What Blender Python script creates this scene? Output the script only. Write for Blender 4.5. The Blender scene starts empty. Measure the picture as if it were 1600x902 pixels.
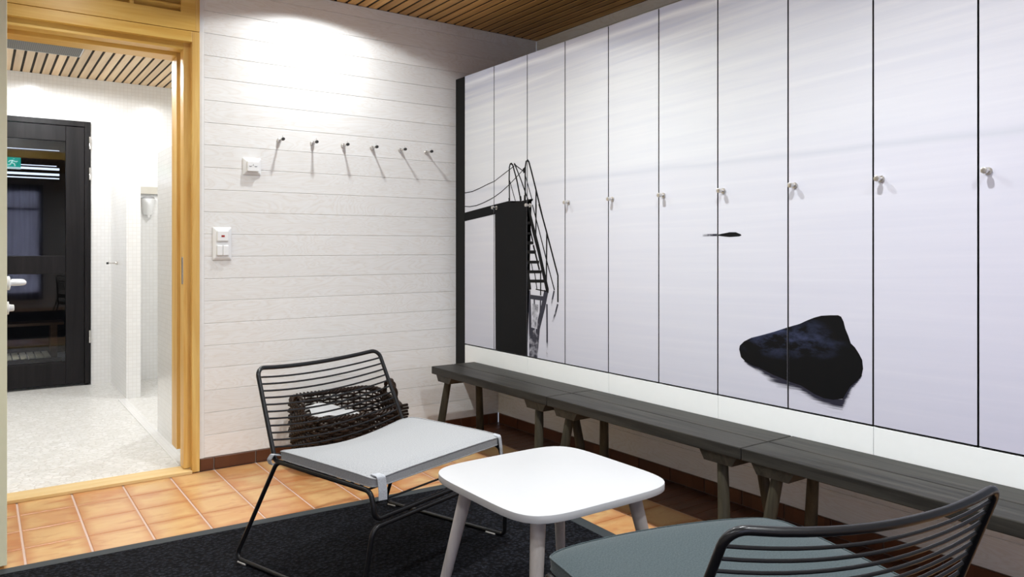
import bpy, bmesh, math, random
from mathutils import Vector, Matrix
random.seed(7)
sc = bpy.context.scene
COL = sc.collection
PI = math.pi

# ------------------------------------------------------------------ camera, light, exposure
F_PX, CX, HY, VPL = 1174.0, 800.0, 385.5, -33.0
CAM_H = 1.08
YAW = math.atan((CX - VPL) / F_PX)
cam_d = bpy.data.cameras.new('camera')
cam_d.sensor_fit = 'HORIZONTAL'
cam_d.sensor_width = 36.0
cam_d.lens = 36.0 * F_PX / 1600.0
cam_d.shift_y = -(451.0 - HY) / 1600.0
cam_d.clip_start = 0.02
cam = bpy.data.objects.new('camera', cam_d)
cam.location = (0, 0, CAM_H)
cam.rotation_euler = (PI / 2, 0, -YAW)
COL.objects.link(cam)
sc.camera = cam

sc.view_settings.view_transform = 'Standard'
sc.view_settings.look = 'None'
sc.view_settings.gamma = 1.0
sc.view_settings.use_curve_mapping = False
sc.view_settings.exposure = 0.42

world = bpy.data.worlds.new('world')
sc.world = world
world.use_nodes = True
world.node_tree.nodes['Background'].inputs[0].default_value = (0.75, 0.82, 1.0, 1)
world.node_tree.nodes['Background'].inputs[1].default_value = 0.35

def spot(name, loc, power, size=150, col=(0.93, 0.975, 1.0), blend=0.12, radius=0.03, aim=None, profile=2.2):
    d = bpy.data.lights.new(name, 'SPOT')
    d.energy = power; d.color = col; d.spot_size = math.radians(size); d.spot_blend = blend; d.shadow_soft_size = radius
    o = bpy.data.objects.new(name, d); o.location = loc
    if aim is not None:
        o.rotation_euler = (Vector(aim) - Vector(loc)).to_track_quat('-Z', 'Y').to_euler()
    COL.objects.link(o)
    if aim is None:                                  # reflector profile: most light straight down, less towards the rim
        d.use_nodes = True; nt = d.node_tree; em = nt.nodes['Emission']
        tc = nt.nodes.new('ShaderNodeTexCoord'); sp = nt.nodes.new('ShaderNodeSeparateXYZ'); mu = nt.nodes.new('ShaderNodeMath'); mu.operation = 'MULTIPLY'
        nt.links.new(tc.outputs['Normal'], sp.inputs[0]); nt.links.new(sp.outputs[2], mu.inputs[0]); ab = nt.nodes.new('ShaderNodeMath'); ab.operation = 'ABSOLUTE'; nt.links.new(sp.outputs[2], ab.inputs[0]); nt.links.new(ab.outputs[0], mu.inputs[0]); mu.operation = 'POWER'; mu.inputs[1].default_value = profile
        nt.links.new(mu.outputs[0], em.inputs['Strength'])
    return o

def area(name, loc, rot, sx, sy, power, col=(1, 1, 1)):
    d = bpy.data.lights.new(name, 'AREA')
    d.shape = 'RECTANGLE'; d.size = sx; d.size_y = sy; d.energy = power; d.color = col
    o = bpy.data.objects.new(name, d); o.location = loc; o.rotation_euler = rot
    COL.objects.link(o)
    return o

# the row of recessed ceiling spots above the bench, and the row above the entrance side
for yy, pw in ((3.43, 33), (2.27, 116), (1.1, 110), (-0.06, 105), (-1.2, 70)):
    spot('ceiling_spot', (1.42, yy, 2.36), pw, size=153, blend=0.10, profile=1.0 if yy > 3 else 2.4)
for xx, yy, pw in ((0.35, 3.25, 32), (-0.55, 1.9, 42), (-0.55, 0.6, 70), (-0.55, -0.8, 75)):
    spot('ceiling_spot', (xx, yy, 2.36), pw, size=153, blend=0.10)
# shower room spots
for xx, yy, pw in ((0.35, 4.6, 52), (0.35, 6.0, 48), (1.35, 5.4, 38)):
    spot('shower_spot', (xx, yy, 2.34), pw, size=177, col=(0.95, 0.98, 1.0), radius=0.05, profile=0.6)
# daylight through the window behind the camera
area('window_daylight', (0.08, -2.34, 1.16), (PI / 2, 0, 0), 1.6, 1.8, 90, (0.90, 0.92, 1.0))
# dim lamps in the room behind the glass door
spot('far_room_spot', (0.3, 7.6, 2.2), 1.6, size=150, col=(0.8, 0.85, 1.0))

# ------------------------------------------------------------------ node helpers
class NT:
    def __init__(s, name):
        s.m = bpy.data.materials.new(name); s.m.use_nodes = True
        s.t = s.m.node_tree; s.b = s.t.nodes['Principled BSDF']; s.out = s.t.nodes['Material Output']
    def n(s, typ, **kw):
        nd = s.t.nodes.new(typ)
        for k, v in kw.items(): setattr(nd, k, v)
        return nd
    def put(s, sock, v):
        if isinstance(v, bpy.types.NodeSocket): s.t.links.new(v, sock)
        elif isinstance(v, (tuple, list)) and len(v) == 3 and sock.type == 'RGBA': sock.default_value = (*v, 1)
        else: sock.default_value = v
    def math(s, op, a, b=None, c=None, clamp=False):
        nd = s.n('ShaderNodeMath', operation=op, use_clamp=clamp); s.put(nd.inputs[0], a)
        if b is not None: s.put(nd.inputs[1], b)
        if c is not None: s.put(nd.inputs[2], c)
        return nd.outputs[0]
    def vmath(s, op, a, b=None):
        nd = s.n('ShaderNodeVectorMath', operation=op); s.put(nd.inputs[0], a)
        if b is not None: s.put(nd.inputs[1], b)
        return nd.outputs[0]
    def mix(s, f, a, b, mode='MIX'):
        nd = s.n('ShaderNodeMix', data_type='RGBA', blend_type=mode)
        s.put(nd.inputs[0], f); s.put(nd.inputs[6], a); s.put(nd.inputs[7], b)
        return nd.outputs[2]
    def ramp(s, f, stops, interp='LINEAR'):
        nd = s.n('ShaderNodeValToRGB'); cr = nd.color_ramp; cr.interpolation = interp
        while len(cr.elements) > 1: cr.elements.remove(cr.elements[-1])
        for i, (p, c) in enumerate(stops):
            e = cr.elements[0] if i == 0 else cr.elements.new(p)
            e.position = p; e.color = (*c, 1) if len(c) == 3 else c
        s.put(nd.inputs[0], f)
        return nd.outputs[0]
    def obj(s): return s.n('ShaderNodeTexCoord').outputs['Object']
    def uv(s): return s.n('ShaderNodeTexCoord').outputs['UV']
    def sep(s, v):
        nd = s.n('ShaderNodeSeparateXYZ'); s.put(nd.inputs[0], v); return nd.outputs
    def comb(s, x, y, z):
        nd = s.n('ShaderNodeCombineXYZ')
        for i, v in enumerate((x, y, z)): s.put(nd.inputs[i], v)
        return nd.outputs[0]
    def noise(s, vec, scale=5, detail=4, rough=0.5, dist=0.0):
        nd = s.n('ShaderNodeTexNoise'); s.put(nd.inputs['Vector'], vec)
        nd.inputs['Scale'].default_value = scale; nd.inputs['Detail'].default_value = detail
        nd.inputs['Roughness'].default_value = rough; nd.inputs['Distortion'].default_value = dist
        return nd.outputs['Fac']
    def white(s, vec):
        nd = s.n('ShaderNodeTexWhiteNoise'); s.put(nd.inputs[0], vec); return nd.outputs['Value']
    def scale(s, v, t): return s.vmath('MULTIPLY', v, t)
    def bump(s, h, strength=0.3, dist=0.01):
        nd = s.n('ShaderNodeBump'); nd.inputs['Strength'].default_value = strength; nd.inputs['Distance'].default_value = dist
        s.put(nd.inputs['Height'], h); s.put(s.b.inputs['Normal'], nd.outputs[0])
    def fin(s, col=None, rough=None, metal=None, spec=None):
        if col is not None: s.put(s.b.inputs['Base Color'], col)
        if rough is not None: s.put(s.b.inputs['Roughness'], rough)
        if metal is not None: s.put(s.b.inputs['Metallic'], metal)
        if spec is not None: s.put(s.b.inputs['Specular IOR Level'], spec)
        return s.m

def plain(name, col, rough=0.5, metal=0.0, spec=0.5, var=0.06, nscale=30):
    k = NT(name)
    f = k.noise(k.obj(), nscale, 3)
    c = k.mix(f, tuple(max(0, v * (1 - var)) for v in col), tuple(min(1, v * (1 + var)) for v in col))
    return k.fin(c, rough, metal, spec)

def wood(name, light, dark, axis='x', rough=0.45, fine=1.0, plank=None, contrast=(0.35, 0.68), var=0.25, bump=0.15, spec=0.4):
    """grain runs along axis; plank=(axis index, pitch, offset) gives each board its own tone"""
    k = NT(name); co = k.obj()
    st = {'x': (1.2, 22, 22), 'y': (22, 1.2, 22), 'z': (22, 22, 1.2)}[axis]
    v = k.scale(co, tuple(a * fine for a in st))
    if plank:
        s = k.sep(co); idx = k.math('FLOOR', k.math('DIVIDE', k.math('SUBTRACT', s[plank[0]], plank[2]), plank[1]))
        rnd = k.white(k.comb(idx, 3.3, 1.7))
        v = k.vmath('ADD', v, k.comb(k.math('MULTIPLY', rnd, 37.0), k.math('MULTIPLY', rnd, 91.0), k.math('MULTIPLY', rnd, 53.0)))
    n1 = k.noise(v, 1.0, 6, 0.6, 0.8)
    f = k.ramp(n1, [(contrast[0], (0, 0, 0)), (contrast[1], (1, 1, 1))])
    c = k.mix(f, dark, light)
    if plank:
        t = k.math('MULTIPLY_ADD', rnd, var * 2, 1 - var)
        c = k.mix(1.0, c, k.comb(t, t, t), 'MULTIPLY')
    k.bump(n1, bump, 0.002)
    return k.fin(c, rough, spec=spec)

# ------------------------------------------------------------------ materials
M = {}
def mk_wallboard():
    k = NT('whitewashed_boards'); co = k.obj(); s = k.sep(co)
    idx = k.math('FLOOR', k.math('DIVIDE', k.math('SUBTRACT', s[2], 0.060), 0.108))
    rnd = k.white(k.comb(idx, 1.1, 9.7))
    off = k.comb(k.math('MULTIPLY', rnd, 31.0), k.math('MULTIPLY', rnd, 17.0), k.math('MULTIPLY', rnd, 7.0))
    v = k.vmath('ADD', k.scale(co, (1.6, 1.6, 9.0)), off)
    n = k.noise(v, 1.0, 3, 0.5, 1.6)
    ring = k.math('FRACT', k.math('MULTIPLY', n, 16.0))
    g = k.ramp(ring, [(0.0, (0.0, 0, 0)), (0.45, (1, 1, 1)), (1.0, (0.55, 0.55, 0.55))])
    fine = k.noise(k.scale(co, (8, 8, 260)), 1.0, 3, 0.6)
    f = k.math('MULTIPLY_ADD', fine, 0.5, k.math('MULTIPLY', g, 0.5))
    c = k.mix(f, (0.76, 0.715, 0.655), (0.89, 0.893, 0.882))
    t = k.math('MULTIPLY_ADD', rnd, 0.07, 0.95)
    c = k.mix(1.0, c, k.comb(t, t, t), 'MULTIPLY')
    k.bump(fine, 0.1, 0.001)
    return k.fin(c, 0.42)
M['board'] = mk_wallboard()
M['whitetrim'] = plain('white_painted_trim', (0.84, 0.84, 0.82), 0.4)
M['pine'] = wood('pine_vertical', (0.78, 0.535, 0.18), (0.62, 0.345, 0.085), 'z', 0.38, fine=1.1)
M['pine_h'] = wood('pine_horizontal', (0.78, 0.53, 0.15), (0.66, 0.37, 0.075), 'x', 0.38, fine=1.1)
M['sill'] = wood('pale_pine_threshold', (0.80, 0.62, 0.33), (0.70, 0.48, 0.2), 'x', 0.4)
M['leaf'] = plain('pale_cream_door', (0.80, 0.76, 0.52), 0.45, var=0.03)
M['slat'] = wood('ceiling_slats', (0.68, 0.38, 0.13), (0.46, 0.235, 0.07), 'y', 0.5, plank=(0, 0.0615, 0.0105), var=0.16)
M['slat_shower'] = wood('shower_ceiling_slats', (0.84, 0.64, 0.40), (0.72, 0.50, 0.29), 'y', 0.5, plank=(0, 0.0615, 0.0105), var=0.16)
M['void'] = plain('dark_ceiling_void', (0.03, 0.02, 0.012), 0.9)

def mk_tile():
    k = NT('terracotta_tiles'); co = k.obj(); s = k.sep(co)
    ix = k.math('FLOOR', k.math('DIVIDE', k.math('SUBTRACT', s[0], 0.13), 0.2))
    iy = k.math('FLOOR', k.math('DIVIDE', k.math('SUBTRACT', s[1], 3.80), 0.2))
    r = k.white(k.comb(ix, iy, 0.5)); r2 = k.white(k.comb(iy, ix, 4.5))
    base = k.ramp(r, [(0.0, (0.52, 0.20, 0.065)), (0.3, (0.56, 0.28, 0.11)), (0.7, (0.62, 0.38, 0.17)), (1.0, (0.54, 0.26, 0.115))])
    n = k.noise(k.vmath('ADD', k.scale(co, (5, 10, 5)), k.comb(k.math('MULTIPLY', r2, 30.0), k.math('MULTIPLY', r, 20.0), 0.0)), 1.0, 4, 0.55, 0.8)
    c = k.mix(k.ramp(n, [(0.40, (0, 0, 0)), (0.66, (1, 1, 1))]), base, (0.63, 0.41, 0.18))
    n2 = k.noise(k.vmath('ADD', k.scale(co, (7, 16, 5)), k.comb(k.math('MULTIPLY', r, 50.0), 0.0, 0.0)), 1.0, 4, 0.6, 0.4)
    c = k.mix(k.ramp(n2, [(0.52, (0, 0, 0)), (0.72, (0.8, 0.8, 0.8))]), c, (0.44, 0.165, 0.065))
    # burnt rims of the tiles
    fx = k.math('FRACT', k.math('DIVIDE', k.math('SUBTRACT', s[0], 0.13), 0.2)); fy = k.math('FRACT', k.math('DIVIDE', k.math('SUBTRACT', s[1], 3.80), 0.2))
    ex = k.math('MULTIPLY', k.math('ABSOLUTE', k.math('SUBTRACT', fx, 0.5)), 2.0); ey = k.math('MULTIPLY', k.math('ABSOLUTE', k.math('SUBTRACT', fy, 0.5)), 2.0)
    e = k.math('MAXIMUM', ex, ey)
    c = k.mix(k.ramp(e, [(0.62, (0, 0, 0)), (0.97, (0.75, 0.75, 0.75))]), c, (0.46, 0.18, 0.065))
    return k.fin(c, 0.28)
M['tile'] = mk_tile()
def mk_grout():
    k = NT('pinkish_grout'); s = k.sep(k.obj())
    fx = k.math('FRACT', k.math('ADD', k.math('DIVIDE', k.math('SUBTRACT', s[0], 0.13), 0.2), 0.5))
    near = k.math('LESS_THAN', k.math('ABSOLUTE', k.math('SUBTRACT', fx, 0.5)), 0.022)
    return k.fin(k.mix(near, (0.34, 0.18, 0.11), (0.58, 0.44, 0.37)), 0.85, spec=0.1)
M['grout'] = mk_grout()
def mk_dark_tile(name, a, b):
    k = NT(name); co = k.obj(); s = k.sep(co)
    r = k.white(k.comb(k.math('FLOOR', k.math('DIVIDE', s[0], 0.2)), k.math('FLOOR', k.math('DIVIDE', s[1], 0.065)), 2.0))
    n = k.noise(co, 14, 4, 0.6)
    return k.fin(k.mix(k.math('MULTIPLY_ADD', r, 0.5, k.math('MULTIPLY', n, 0.5)), a, b), 0.35)
M['darktile'] = mk_dark_tile('dark_brown_tiles', (0.075, 0.024, 0.011), (0.17, 0.060, 0.024))
M['groutgrey'] = plain('grey_brown_grout', (0.22, 0.17, 0.135), 0.85)

def mk_mosaic():
    k = NT('white_mosaic'); co = k.obj(); s = k.sep(co)
    nr = k.sep(k.n('ShaderNodeNewGeometry').outputs['Normal'])
    tot = None
    for i in range(3):
        f = k.math('FRACT', k.math('DIVIDE', s[i], 0.027))
        g = k.math('LESS_THAN', f, 0.11)
        g = k.math('MULTIPLY', g, k.math('LESS_THAN', k.math('ABSOLUTE', nr[i]), 0.5))
        tot = g if tot is None else k.math('MAXIMUM', tot, g)
    cell = k.white(k.vmath('FLOOR', k.scale(co, (1 / 0.027,) * 3)))
    c = k.mix(cell, (0.84, 0.835, 0.82), (0.88, 0.875, 0.86))
    c = k.mix(tot, c, (0.79, 0.775, 0.75))
    k.bump(k.math('SUBTRACT', 1.0, tot), 0.25, 0.001)
    return k.fin(c, 0.16)
M['mosaic'] = mk_mosaic()
def mk_pebble():
    k = NT('white_pebble_floor'); co = k.obj()
    v = k.n('ShaderNodeTexVoronoi', feature='DISTANCE_TO_EDGE'); k.put(v.inputs['Vector'], k.scale(co, (30, 42, 30))); v.inputs['Scale'].default_value = 1
    v2 = k.n('ShaderNodeTexVoronoi'); k.put(v2.inputs['Vector'], k.scale(co, (30, 42, 30))); v2.inputs['Scale'].default_value = 1
    c = k.mix(k.sep(v2.outputs['Color'])[0], (0.74, 0.73, 0.69), (0.86, 0.85, 0.83))
    c = k.mix(k.ramp(v.outputs['Distance'], [(0.02, (1, 1, 1)), (0.09, (0, 0, 0))]), c, (0.66, 0.64, 0.60))
    k.bump(k.ramp(v.outputs['Distance'], [(0.0, (0, 0, 0)), (0.2, (1, 1, 1))]), 0.35, 0.004)
    return k.fin(c, 0.35)
M['pebble'] = mk_pebble()
M['blackwood'] = wood('black_stained_wood', (0.015, 0.013, 0.014), (0.006, 0.0055, 0.006), 'z', 0.4, spec=0.2)
M['bench'] = wood('dark_stained_bench_wood', (0.048, 0.044, 0.037), (0.014, 0.013, 0.0115), 'y', 0.45, fine=1.5, bump=0.35, spec=0.2)
M['bench_leg'] = wood('dark_stained_leg_wood', (0.075, 0.064, 0.042), (0.030, 0.026, 0.018), 'z', 0.5, fine=1.5, bump=0.25, spec=0.15)
M['bench_x'] = wood('dark_stained_batten_wood', (0.075, 0.065, 0.047), (0.035, 0.030, 0.022), 'x', 0.5, fine=1.5, bump=0.25)
M['black'] = plain('black_strip', (0.010, 0.010, 0.0095), 0.5, spec=0.12)
M['blackmetal'] = plain('black_powder_coated_steel', (0.007, 0.007, 0.008), 0.30, spec=0.35)
M['steel'] = plain('brushed_steel', (0.62, 0.60, 0.57), 0.28, metal=1.0)
M['rubber'] = plain('black_rubber', (0.02, 0.02, 0.02), 0.6)
M['plastic'] = plain('white_plastic', (0.86, 0.86, 0.85), 0.25, var=0.02)
M['plastic_g'] = plain('dark_slot', (0.10, 0.10, 0.10), 0.5)  # dark grey of the outlet slots and triangle mark
M['red'] = plain('red_indicator', (0.35, 0.02, 0.02), 0.3)
M['laminate'] = plain('white_laminate', (0.44, 0.438, 0.44), 0.4, var=0.015)
M['table_leg'] = wood('grey_stained_leg', (0.52, 0.48, 0.46), (0.40, 0.365, 0.35), 'z', 0.5, fine=1.6)
M['panel'] = plain('white_base_panel', (0.91, 0.93, 0.91), 0.35, var=0.02)
M['glide'] = plain('clear_grey_glide', (0.45, 0.43, 0.40), 0.4)
def mk_fabric(name, a, b, sc=620, rough=0.9):
    k = NT(name); co = k.uv(); 
    n1 = k.noise(k.scale(co, (sc, sc * 0.3, 1)), 1.0, 1, 0.6); n2 = k.noise(k.scale(co, (sc * 0.3, sc, 1)), 1.0, 2, 0.6)
    f = k.math('MULTIPLY_ADD', n1, 0.5, k.math('MULTIPLY', n2, 0.5))
    c = k.mix(k.ramp(f, [(0.36, (0, 0, 0)), (0.62, (1, 1, 1))]), a, b)
    k.bump(f, 0.2, 0.0006)
    k.b.inputs['Sheen Weight'].default_value = 0.15
    return k.fin(c, rough, spec=0.2)
M['fab_light'] = mk_fabric('light_grey_weave', (0.23, 0.232, 0.236), (0.34, 0.343, 0.346))
M['fab_teal'] = mk_fabric('grey_green_weave', (0.020, 0.031, 0.035), (0.054, 0.073, 0.077))
M['fab_strap'] = mk_fabric('grey_strap', (0.28, 0.29, 0.31), (0.42, 0.43, 0.45))
def mk_rug():
    k = NT('black_entrance_mat'); co = k.obj()
    v = k.n('ShaderNodeTexVoronoi'); k.put(v.inputs['Vector'], k.scale(co, (75, 75, 75))); v.inputs['Scale'].default_value = 1
    n = k.noise(co, 330, 2, 0.7)
    c = k.mix(k.ramp(n, [(0.46, (0, 0, 0)), (0.66, (1, 1, 1))]), (0.0035, 0.0042, 0.006), (0.042, 0.044, 0.056))
    c = k.mix(k.ramp(v.outputs['Distance'], [(0.25, (0, 0, 0)), (0.62, (1, 1, 1))]), c, (0.003, 0.003, 0.004))
    k.bump(k.math('MULTIPLY_ADD', v.outputs['Distance'], -1.0, k.math('MULTIPLY', n, 0.4)), 0.9, 0.006)
    return k.fin(c, 0.85, spec=0.08)
M['rug'] = mk_rug()
M['rugedge'] = plain('black_rubber_rim', (0.045, 0.051, 0.054), 0.7, spec=0.2)
M['wicker'] = plain('dark_brown_wicker', (0.012, 0.007, 0.005), 0.4, spec=0.2, var=0.5, nscale=60)
M['wicker2'] = plain('brown_wicker', (0.022, 0.012, 0.008), 0.4, spec=0.2, var=0.5, nscale=60)
M['paper'] = plain('white_cloth', (0.85, 0.85, 0.85), 0.7, var=0.02)
M['ventmat'] = None
def mk_vent():
    k = NT('perforated_grey_metal'); co = k.obj(); s = k.sep(co)
    fx = k.math('SUBTRACT', k.math('FRACT', k.math('MULTIPLY', s[0], 90.0)), 0.5); fy = k.math('SUBTRACT', k.math('FRACT', k.math('MULTIPLY', s[1], 90.0)), 0.5)
    d = k.math('ADD', k.math('MULTIPLY', fx, fx), k.math('MULTIPLY', fy, fy))
    return k.fin(k.mix(k.math('LESS_THAN', d, 0.09), (0.17, 0.155, 0.13), (0.03, 0.028, 0.025)), 0.5)
M['ventmat'] = mk_vent()
def mk_glass(name, tint=(0.85, 0.87, 0.9)):
    k = NT(name)
    tr = k.n('ShaderNodeBsdfTransparent'); tr.inputs[0].default_value = (*tint, 1)
    gl = k.n('ShaderNodeBsdfGlossy'); gl.inputs['Roughness'].default_value = 0.02
    fr = k.n('ShaderNodeFresnel'); fr.inputs[0].default_value = 1.45
    mx = k.n('ShaderNodeMixShader'); k.put(mx.inputs[0], fr.outputs[0]); k.put(mx.inputs[1], tr.outputs[0]); k.put(mx.inputs[2], gl.outputs[0])
    k.put(k.out.inputs['Surface'], mx.outputs[0]); return k.m
M['glass'] = mk_glass('door_glass', (0.6, 0.62, 0.66))
M['winglass'] = mk_glass('window_glass', (0.95, 0.96, 1.0))
def mk_emit(name, col, st):
    k = NT(name); k.b.inputs['Emission Color'].default_value = (*col, 1); k.b.inputs['Emission Strength'].default_value = st
    return k.fin(k.mix(k.noise(k.obj(), 20), col, tuple(c * 0.96 for c in col)), 0.4)
M['tube'] = mk_emit('reflected_tube_glow', (0.85, 0.9, 1.0), 2.2)  # glow for the ceiling lights reflected in the door glass
M['exitgreen'] = mk_emit('lit_green_sign', (0.02, 0.42, 0.30), 1.3)
M['exitwhite'] = mk_emit('lit_white_sign', (0.8, 1.0, 0.92), 1.0)
def mk_curtain():
    k = NT('grey_blue_curtain'); c = k.mix(k.ramp(k.noise(k.scale(k.obj(), (34, 34, 1)), 1.0, 3), [(0.4, (0, 0, 0)), (0.6, (1, 1, 1))]), (0.22, 0.22, 0.30), (0.62, 0.63, 0.74))  # dark vertical stripes put the shade of the pleats into the colour
    d = k.n('ShaderNodeBsdfDiffuse'); t = k.n('ShaderNodeBsdfTranslucent'); tr = k.n('ShaderNodeBsdfTransparent')
    k.put(d.inputs[0], c); k.put(t.inputs[0], c); tr.inputs[0].default_value = (0.5, 0.5, 0.6, 1)
    m1 = k.n('ShaderNodeMixShader'); m1.inputs[0].default_value = 0.6; k.put(m1.inputs[1], d.outputs[0]); k.put(m1.inputs[2], t.outputs[0])
    m2 = k.n('ShaderNodeMixShader'); m2.inputs[0].default_value = 0.25; k.put(m2.inputs[1], m1.outputs[0]); k.put(m2.inputs[2], tr.outputs[0])
    k.put(k.out.inputs['Surface'], m2.outputs[0]); return k.m
M['curtain'] = mk_curtain()
M['farwood'] = wood('brown_sauna_wood', (0.20, 0.11, 0.06), (0.10, 0.055, 0.03), 'x', 0.5)
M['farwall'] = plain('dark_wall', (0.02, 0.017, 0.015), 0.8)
M['cream'] = plain('cream_slats', (0.62, 0.58, 0.42), 0.6)

def mk_print(name, fade):
    """the long-exposure sea photograph printed over the doors: u = metres along the wall, v = height"""
    k = NT(name); uv = k.uv(); s = k.sep(uv); u, v = s[0], s[1]
    base = k.ramp(k.math('DIVIDE', k.math('SUBTRACT', v, 0.5), 1.6),
        [(0.0, (0.60, 0.60, 0.67)), (0.25, (0.635, 0.635, 0.69)), (0.55, (0.66, 0.665, 0.70)), (0.60, (0.69, 0.70, 0.72)), (0.82, (0.69, 0.70, 0.71)), (0.93, (0.60, 0.605, 0.65)), (1.0, (0.52, 0.53, 0.64))])
    lav = k.ramp(k.math('DIVIDE', k.math('SUBTRACT', 1.9, u), 1.3), [(0.0, (1, 1, 1)), (1.0, (0.99, 0.96, 1.03))])
    c = k.mix(1.0, base, lav, 'MULTIPLY')
    tilt = k.math('MULTIPLY_ADD', u, 0.028, v)
    streak = k.noise(k.comb(k.math('MULTIPLY', u, 1.1), k.math('MULTIPLY', tilt, 34.0), 0.0), 1.0, 5, 0.55, 0.3)
    amt = k.ramp(v, [(0.5, (0.10, 0.10, 0.10)), (1.0, (0.10, 0.10, 0.10))])
    top = k.ramp(k.math('DIVIDE', k.math('SUBTRACT', v, 1.55), 0.5), [(0.0, (0.12, 0.12, 0.12)), (0.65, (0.30, 0.30, 0.30)), (0.9, (0.75, 0.75, 0.75)), (1.0, (0.8, 0.8, 0.8))])
    c = k.mix(k.math('MULTIPLY', k.sep(top)[0], k.ramp(streak, [(0.40, (0, 0, 0)), (0.62, (1, 1, 1))])), c, (0.44, 0.46, 0.58))
    c = k.mix(k.math('MULTIPLY', k.math('MULTIPLY', k.sep(top)[0], 0.8), k.ramp(streak, [(0.28, (1, 1, 1)), (0.42, (0, 0, 0))])), c, (0.80, 0.81, 0.84))
    # pale band under the upper edge, faint horizon band
    def band(center, width, col, a):
        nonlocal c
        wob = k.math('MULTIPLY_ADD', k.noise(k.comb(k.math('MULTIPLY', u, 2.5), 0.0, 7.0), 1.0, 2), 0.03, -0.015)
        d = k.math('ABSOLUTE', k.math('SUBTRACT', k.math('ADD', v, wob), center))
        f = k.math('MULTIPLY', k.math('SUBTRACT', 1.0, k.math('DIVIDE', d, width), clamp=True), a)
        c = k.mix(f, c, col)
    band(2.02, 0.020, (0.82, 0.83, 0.86), 0.75)
    band(1.985, 0.02, (0.50, 0.52, 0.60), 0.45)
    band(1.398, 0.018, (0.52, 0.54, 0.60), 0.55)
    if fade:
        at = k.n('ShaderNodeAttribute', attribute_name='fade'); fd = at.outputs['Fac']
        n = k.noise(k.comb(k.math('MULTIPLY', u, 26.0 if fade == 'v' else 6.0), k.math('MULTIPLY', v, 24.0 if fade == 'v' else 190.0), 0.0), 1.0, 4, 0.65)
        a = k.math('MULTIPLY_ADD', k.math('SUBTRACT', n, fd), 3.0 if fade == 'v' else 2.2, 0.9 if fade == 'v' else 0.62, clamp=True)
        c = k.mix(a, c, (0.014, 0.014, 0.030))
    return k.fin(c, 0.42)
M['print'] = mk_print('sea_print', None)
M['print_fade'] = mk_print('sea_print_reflection', 'v')
M['print_fringe'] = mk_print('sea_print_rock_blur', 'h')
def mk_ink():
    k = NT('sea_print_silhouette'); uv = k.uv()
    n = k.noise(k.scale(uv, (9, 20, 1)), 1.0, 5, 0.65)
    s = k.sep(uv)
    du = k.math('DIVIDE', k.math('SUBTRACT', s[0], 1.62), 0.28); dv = k.math('DIVIDE', k.math('SUBTRACT', s[1], 0.765), 0.085)
    reg = k.math('SUBTRACT', 1.0, k.math('ADD', k.math('MULTIPLY', du, du), k.math('MULTIPLY', dv, dv)), clamp=True)
    c = k.mix(k.math('MULTIPLY', reg, k.ramp(n, [(0.44, (0, 0, 0)), (0.66, (1, 1, 1))])), (0.006, 0.006, 0.0065), (0.045, 0.055, 0.11))
    return k.fin(c, 0.5, spec=0.1)
M['ink'] = mk_ink()

# ------------------------------------------------------------------ mesh helpers
def new(name, bm, mats, parent=None, loc=(0, 0, 0), rotz=0, smooth=False, recalc=True):
    if recalc: bmesh.ops.recalc_face_normals(bm, faces=bm.faces)
    me = bpy.data.meshes.new(name); bm.to_mesh(me); bm.free()
    if not isinstance(mats, (list, tuple)): mats = [mats]
    for m in mats: me.materials.append(m)
    if smooth:
        for p in me.polygons: p.use_smooth = True
        try: me.set_sharp_from_angle(angle=math.radians(40))
        except Exception: pass
    o = bpy.data.objects.new(name, me); o.location = loc; o.rotation_euler = (0, 0, rotz)
    COL.objects.link(o)
    if parent is not None: o.parent = parent
    return o

def thing(name, label, cat, loc=(0, 0, 0), rotz=0, group=None):
    o = bpy.data.objects.new(name, None); COL.objects.link(o)
    o.empty_display_size = 0.1
    o.location = loc; o.rotation_euler = (0, 0, rotz)
    return tag(o, label, cat, group)

def tag(o, label, cat, group=None, kind=None):
    o['label'] = label; o['category'] = cat
    if group: o['group'] = group
    if kind: o['kind'] = kind
    return o

def struct(o):
    o['kind'] = 'structure'; return o

def B(bm, x0, x1, y0, y1, z0, z1, bev=0.0, mat=0, seg=2):
    r = bmesh.ops.create_cube(bm, size=1.0)
    vs = r['verts']
    for v in vs:
        v.co = Vector(((x0 + x1) / 2 + v.co.x * (x1 - x0), (y0 + y1) / 2 + v.co.y * (y1 - y0), (z0 + z1) / 2 + v.co.z * (z1 - z0)))
    fs = set(f for v in vs for f in v.link_faces)
    for f in fs: f.material_index = mat
    if bev > 0:
        es = list(set(e for v in vs for e in v.link_edges))
        bmesh.ops.bevel(bm, geom=es, offset=bev, segments=seg, affect='EDGES', profile=0.5, material=mat)
    return bm

def box(x0, x1, y0, y1, z0, z1, bev=0.0):
    return B(bmesh.new(), x0, x1, y0, y1, z0, z1, bev)

def fillet(pts, rad, n=6, closed=False):
    pts = [Vector(p) for p in pts]; out = []
    N = len(pts)
    for i, p in enumerate(pts):
        r = rad[i] if isinstance(rad, (list, tuple)) else rad
        if (not closed and i in (0, N - 1)) or r <= 0: out.append(p); continue
        a, b = pts[i - 1] - p, pts[(i + 1) % N] - p
        la, lb = a.length, b.length; a.normalize(); b.normalize()
        ang = a.angle(b)
        if ang > PI - 0.01: out.append(p); continue
        t = min(r / math.tan(ang / 2), la * 0.49, lb * 0.49); rr = t * math.tan(ang / 2)
        c = p + (a + b).normalized() * (rr / math.sin(ang / 2))
        s, e = p + a * t - c, p + b * t - c
        th = s.angle(e)
        for j in range(n + 1):
            w = j / n
            out.append(c + (s * math.sin((1 - w) * th) + e * math.sin(w * th)) / math.sin(th))
    return out

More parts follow.
